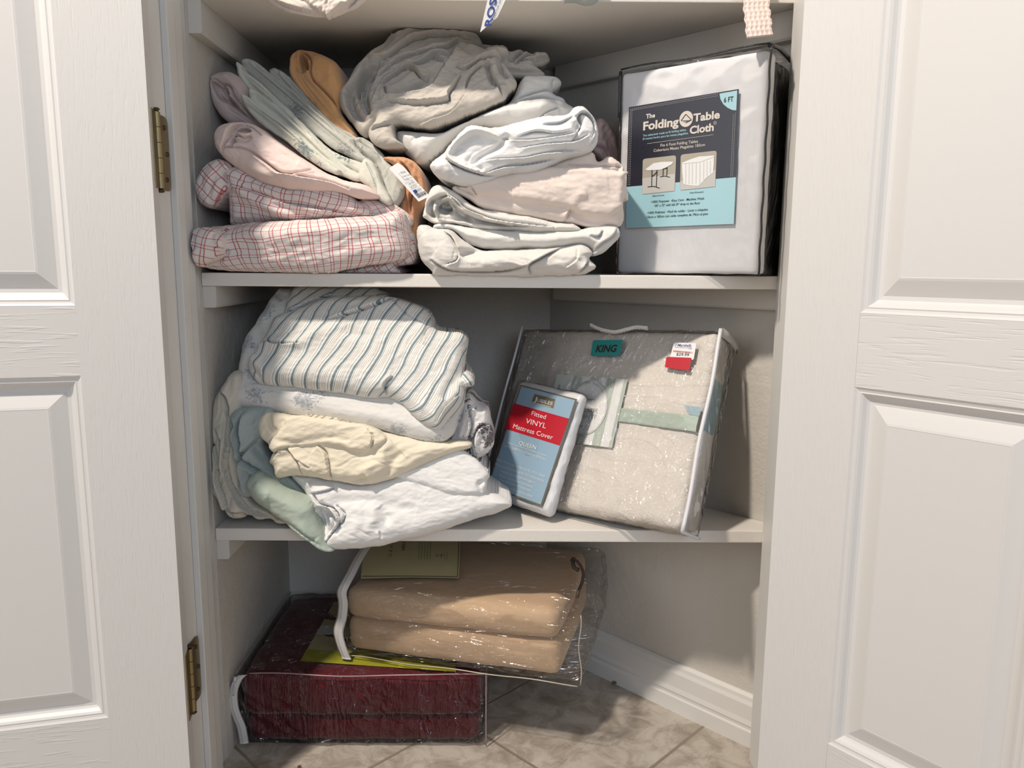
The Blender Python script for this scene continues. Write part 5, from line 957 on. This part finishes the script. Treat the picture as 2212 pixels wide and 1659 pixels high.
# --- tan blanket in a clear bag, resting on the burgundy one
tb = Frame((-.2436, .0796, .1262), (-.2701, .0203, -.0217), None); TBW, TBD, TBH = .3836, .262, .1154
tq2 = empty('blanket_bag', tb.P(TBW/2, TBD/2, 0), 'tan folded blanket in a clear zipped bag lying on top of the burgundy one', 'bedding bag')
M_TANB = cloth_mat('tan_velour', (.62, .44, .285), rough=.9, weave=900, wr=.15, sheen=.25)
def bow_(Q, A, hf): Q[:, 2] -= .006*(1-A[:, 0]**2); return Q
soft_box(tb, (.006, .008, .006), (TBW-.030, TBD-.008, .062), M_TANB, 'folded_blanket', tq2, r=.014, seg=.007, puff=(.004, .006, .001), noise=.0010, nsc=.06, seed=2)
soft_box(tb, (.004, .007, .061), (TBW-.032, TBD-.008, TBH-.003), M_TANB, 'folded_blanket', tq2, r=.017, seg=.007, puff=(.004, .004, .002), noise=.0010, nsc=.06, seed=4)
FILM_B = film_mat('loose_bag_film', (.995, .99, .985), .07, 18, .050, .05, (.35, 1, 2.2), (0, .5, 0), 1, .35)
def tw(Q, A, hf):
    f = (A[:, 1] < -.95)*1.; d = fbm((Q[:, 0]+Q[:, 2]*1.5)/.07, (Q[:, 2]-Q[:, 0]*.1)/.022, 37, 2)*.0044+.001; rgt = np.clip((A[:, 0]-.5)*2, 0, 1)
    Q[:, 1] -= d*f*(1-A[:, 2]**4); Q[:, 0] += rgt*(.006+.004*fbm(Q[:, 1]/.03, Q[:, 2]/.03, 3, 2)); Q[:, 2] += rgt*.003*fbm(Q[:, 0]/.02, Q[:, 1]/.03, 8, 2); return Q
soft_box(tb, (0, 0, 0), (TBW, TBD+.004, TBH+.001), FILM_B, 'clear_cover', tq2, r=.018, seg=.0034, puff=(.003, .004, .002), noise=.0014, nsc=.05, seed=17, fold=tw, zmin=.1250)
tape('zipper_tape', T_WHITE, [(797, 1172, .17), (775, 1205, .125), (757, 1240, .085), (745, 1262, .066), (738, 1280, .063), (741, 1305, .063), (738, 1335, .063), (731, 1365, .063), (737, 1395, .064), (748, 1423, .066)], .0175, (1, -.25, 0), .0012, tq2)
WELT2 = simple('clear_welt', (.52, .45, .36), .25); MB_([tb.P(TBW*t, -.002+.001*math.sin(t*12), .0025+.0012*math.sin(t*17)) for t in np.linspace(0.02, 1.0, 40)], .0009, 'welt', WELT2, tq2); MB_([tb.P(TBW+.004+.002*math.sin(t*9), -.001, TBH*t+.003) for t in np.linspace(0, .96, 16)], .0009, 'welt', WELT2, tq2)
mb = MB(); mb.tube(catmull(np.array([at_y(x, y, yy) for x, y, yy in ((1237, 1206, .10), (1246, 1212, .09), (1256, 1226, .08), (1260, 1242, .07), (1256, 1262, .06), (1250, 1276, .05), (1246, 1292, .045))]), 5, False), .0026, 8)
mb.tube([at_y(1236, 1208, .10), at_y(1240, 1226, .09), at_y(1250, 1232, .085)], .0034, 8); mb.build('toggle_cord', simple('dark_brown_cord', (.07, .045, .035), .5), tq2, True)
tn = tb.M[:, 2]
pr = Print(tb.P(0, 0, TBH+.0042), tn, tb.M[:, 0], tq2, crop(690, 1160, .28029)); 
pr.plate('insert_card', I_OLIVE, [(380, -60), (1092, -60), (1076, 318), (700, 312), (318, 322), (330, 200)], .0006)
pr.line('insert_card_border', I_DOLIVE, [(1078, -60), (1064, 305), (700, 300), (330, 302)], 5, .0010)
pr.build()
pr = Print(tb.P(0, 0, TBH+.0042), tn, -tb.M[:, 0], tq2, crop(690, 1160, .28029))
pr.text('lettering#k', I_DOLIVE, 'VELLUTO', (658, 108), (664, -40), 26, .0010, .02); pr.text('lettering#k', I_DOLIVE, 'G R A N D E', (556, 152), (580, -30), 24, .0010)
for i in range(5): pr.text('lettering#k', I_DOLIVE, 'soft and warm all year round for every bed', (768+i*22, 172), (776+i*22, -30), 8, .0010)
pr.text('lettering#k', I_DOLIVE, 'TWIN', (945, 158), (947, 130), 12, .0010, .02); pr.text('lettering#k', I_DOLIVE, '66 x 90 in', (966, 168), (968, 122), 9, .0010); pr.text('lettering#k', I_DOLIVE, '168 x 229 cm', (984, 176), (987, 114), 9, .0010); pr.line('lettering#k', I_DOLIVE, [(900, 150), (916, 150), (916, 136), (900, 136), (900, 150)], 2, .0010)
pr.build()

# ------------------------------------------------------------------ hanging from the top shelf and small things
b = bundle('hanging_sheet', F_PINKFS, [
    dict(p=K1([(600, -330), (1680, -330), (1600, -60), (1500, 50), (1420, 100), (1300, 140), (1230, 158), (1180, 156), (1050, 142), (900, 112), (760, 60), (680, -20)]), r=.012, l=.012, a=.002, ang=-20),
    dict(p=K1([(930, -60), (1150, -120), (1330, 20), (1385, 55), (1340, 100), (1300, 140), (1235, 180), (1205, 160), (1130, 110), (1040, 40)]), r=.006, l=.018, a=.0025, ang=-48, ws=(.006, .012))],
    [('f', K1([(760, 20), (900, 80), (1100, 130), (1180, 150)]), .008, .004), ('f', K1([(1300, 150), (1420, 60), (1500, -20)]), .01, .005)],
    y0=-.004, z0=ZT, back=.002, step=2.0, seed=91, clamp=None, shrink=0, label='pinkish beige elasticated sheet hanging over the edge of the uppermost shelf', cat='sheet')
soft_box(Frame((b.location.x, 0, 0), (0, 0, 0), None), (-.24, .004, ZT+TH+.001), (.02, .25, ZT+TH+.09), F_PINKFS, 'folded_body', b, r=.03, seg=.01, puff=(.01, .01, .01), noise=.006, nsc=.06, seed=4)
b = bundle('hanging_sheet', cloth_mat('sage_grey_cotton', (.45, .48, .45), wr=.3), [dict(p=K0([(1205, -70), (1300, -70), (1296, -5), (1284, 9), (1262, 13), (1245, 8), (1226, 9), (1214, 2)]), r=.01, l=.01, a=.003, ang=70)],
    y0=-.004, z0=ZT, back=.002, step=2.2, seed=93, shrink=0, label='grey-green cloth edge poking over the uppermost shelf', cat='sheet')
soft_box(Frame((0, 0, 0), (0, 0, 0), None), (.06, .004, ZT+TH+.001), (.20, .2, ZT+TH+.07), b.data.materials[0], 'folded_body', b, r=.03, seg=.012, puff=(.01, .01, .01), noise=.005, nsc=.06, seed=6)
def waffle():
    m = cloth_mat('pink_waffle_cotton', (.83, .68, .62), wr=.1); nt = m.node_tree; return m
V = []; F = []; nu, nv = 60, 150
cs = [at_y(1600, -70, -.012), at_y(1657, -70, -.012), at_y(1668, 76, -.058), at_y(1612, 82, -.060)]
cs = [np.array(c) for c in cs]; nn = np.cross(cs[1]-cs[0], cs[3]-cs[0]); nn /= np.linalg.norm(nn); nn = -nn if nn[1] > 0 else nn
for side in (1, 0):
    for i in range(nu+1):
        for j in range(nv+1):
            a, c = i/nu, j/nv; p = (1-a)*(1-c)*cs[0]+a*(1-c)*cs[1]+a*c*cs[2]+(1-a)*c*cs[3]
            wv = abs(math.sin(a*math.pi*5.5))*abs(math.sin(c*math.pi*14)); q = .0016*(1-wv) if side else -.0016
            V.append(p+nn*(q+.0012*math.sin(c*9))+np.array([.0008*math.sin(c*40), 0, 0]))
Nn = (nu+1)*(nv+1)
for i in range(nu):
    for j in range(nv):
        a = i*(nv+1)+j; F += [(a, a+nv+1, a+nv+2, a+1), (a+Nn, a+1+Nn, a+nv+2+Nn, a+nv+1+Nn)]
for i in range(nu): F += [(i*(nv+1), i*(nv+1)+Nn, (i+1)*(nv+1)+Nn, (i+1)*(nv+1)), (i*(nv+1)+nv, (i+1)*(nv+1)+nv, (i+1)*(nv+1)+nv+Nn, i*(nv+1)+nv+Nn)]
for j in range(nv): F += [(j, j+1, j+1+Nn, j+Nn), (nu*(nv+1)+j, nu*(nv+1)+j+Nn, nu*(nv+1)+j+1+Nn, nu*(nv+1)+j+1)]
tag(mesh_obj('waffle_strap', V, F, waffle(), None, True), 'pale pink waffle-weave strap hanging down onto the tablecloth pack', 'strap')
# price tags
def card3(name, mat, pts, th, label, cat):
    A = [np.array(p) for p in pts]; n = np.cross(A[1]-A[0], A[2]-A[0]); n /= np.linalg.norm(n); n = -n if n[1] > 0 else n; k = len(A)
    V = [p+n*th/2 for p in A]+[p-n*th/2 for p in A]; F = [tuple(range(k)), tuple(range(2*k-1, k-1, -1))]+[(i, i+k, (i+1) % k+k, (i+1) % k) for i in range(k)]
    o = mesh_obj(name, V, F, mat); bm = bmesh.new(); bm.from_mesh(o.data); bmesh.ops.recalc_face_normals(bm, faces=bm.faces); bm.to_mesh(o.data); bm.free()
    tag(o, label, cat); return o, A, n
CARD = simple('white_card', (.80, .80, .79), .5)
o, A, n = card3('price_tag', CARD, [at_y(1066, -40, -.012), at_y(1110, -40, -.010), at_y(1092, 0, -.012), at_y(1074, 38, -.014), at_y(1037, 70, -.018), at_y(1053, 0, -.015)], .0005, 'white shop tag with blue lettering dangling point-down from the uppermost shelf', 'tag')
up = A[0]-A[4]; side = A[2]-A[5]
pr = Print(A[5], n, -side, o, crop(560, 0, .33454))
pr.up = -(side/np.linalg.norm(side)); pr.text('lettering#b', I_DBLUE, 'ROSS', (1498, 168), (1545, -50), 46, .0006, .02); pr.text('lettering#k', I_BLACK, 'DRESS FOR LESS', (1518, 128), (1566, -10), 12, .0006); pr.build()
kt = crop(830, 330, .072321)
def tg(a, b, y): x, yy = kt([(a, b)])[0]; return at_y(x, yy, y)
o, A, n = card3('price_tag', CARD, [tg(145, 465, .016), tg(400, 298, .016), tg(545, 385, .016), tg(1355, 1295, .006), tg(1030, 1460, .006)], .0005, 'small white price tag with a barcode lying on the peach towel between the two piles', 'tag')
e1 = A[2]-A[3]; pr = Print(A[3], n, e1, o, kt); q = .0005
for t, a, b, c in (('ROSS', (520, 630), (668, 590), 78), ('27 BATH TOWEL', (560, 745), (800, 668), 58), ('DYLAN LANE', (650, 805), (832, 745), 36), ('KB', (805, 842), (856, 815), 34), ('400151392573', (745, 950), (925, 880), 40), ('COMPARE AT $5.99', (785, 1052), (985, 975), 34), ('$3.99', (1025, 1145), (1118, 1100), 72)):
    pr.text('lettering', I_BLACK, t, a, b, c, q, .01)
for l in ([(740, 1020), (1020, 895)], [(805, 1100), (1098, 970)], [(430, 610), (480, 670)], [(490, 680), (595, 810)]): pr.line('lettering', I_BLACK, l, 7, q)
pr.plate('printed_badge', I_DBLUE, [(850, 1135), (930, 1092), (992, 1130), (995, 1185), (925, 1228)], q); rb_ = random.Random(4)
x = 0.
while x < 1:
    w = rb_.choice((.012, .02, .035)); a = np.array((945, 1262.))+(np.array((1205, 1135.))-np.array((945, 1262.)))*x; pr.line('printed_barcode', I_BLACK, [a, a+np.array((65, 88))], w*290, q); x += w+rb_.choice((.012, .02))
pr.build()
# debris on the tiles
mb = MB(); c = at_z(646, 1657, .004); mb.tube([c+np.array([.0015*math.cos(t*2.2), .0012*t, .0015*math.sin(t*2.2)]) for t in np.linspace(-3, 3, 26)], .0010, 6)
tag(mb.build('twig_crumb', simple('brown_crumb', (.14, .08, .04), .8), None, True), 'tiny brown curled crumb on the tile near the burgundy bag', 'debris')
mb = MB(); rs = np.random.RandomState(5); c = at_z(1331, 1475, .003)
P = [c+rs.randn(3)*np.array([.005, .002, .0012]) for _ in range(14)]; P = catmull(np.array(P), 4, False); P[:, 2] = np.maximum(P[:, 2], .0009); mb.tube(list(P), .0008, 5)
tag(mb.build('lint_clump', simple('grey_lint', (.16, .15, .15), .9), None, True), 'grey clump of lint on the tile by the baseboard', 'debris')
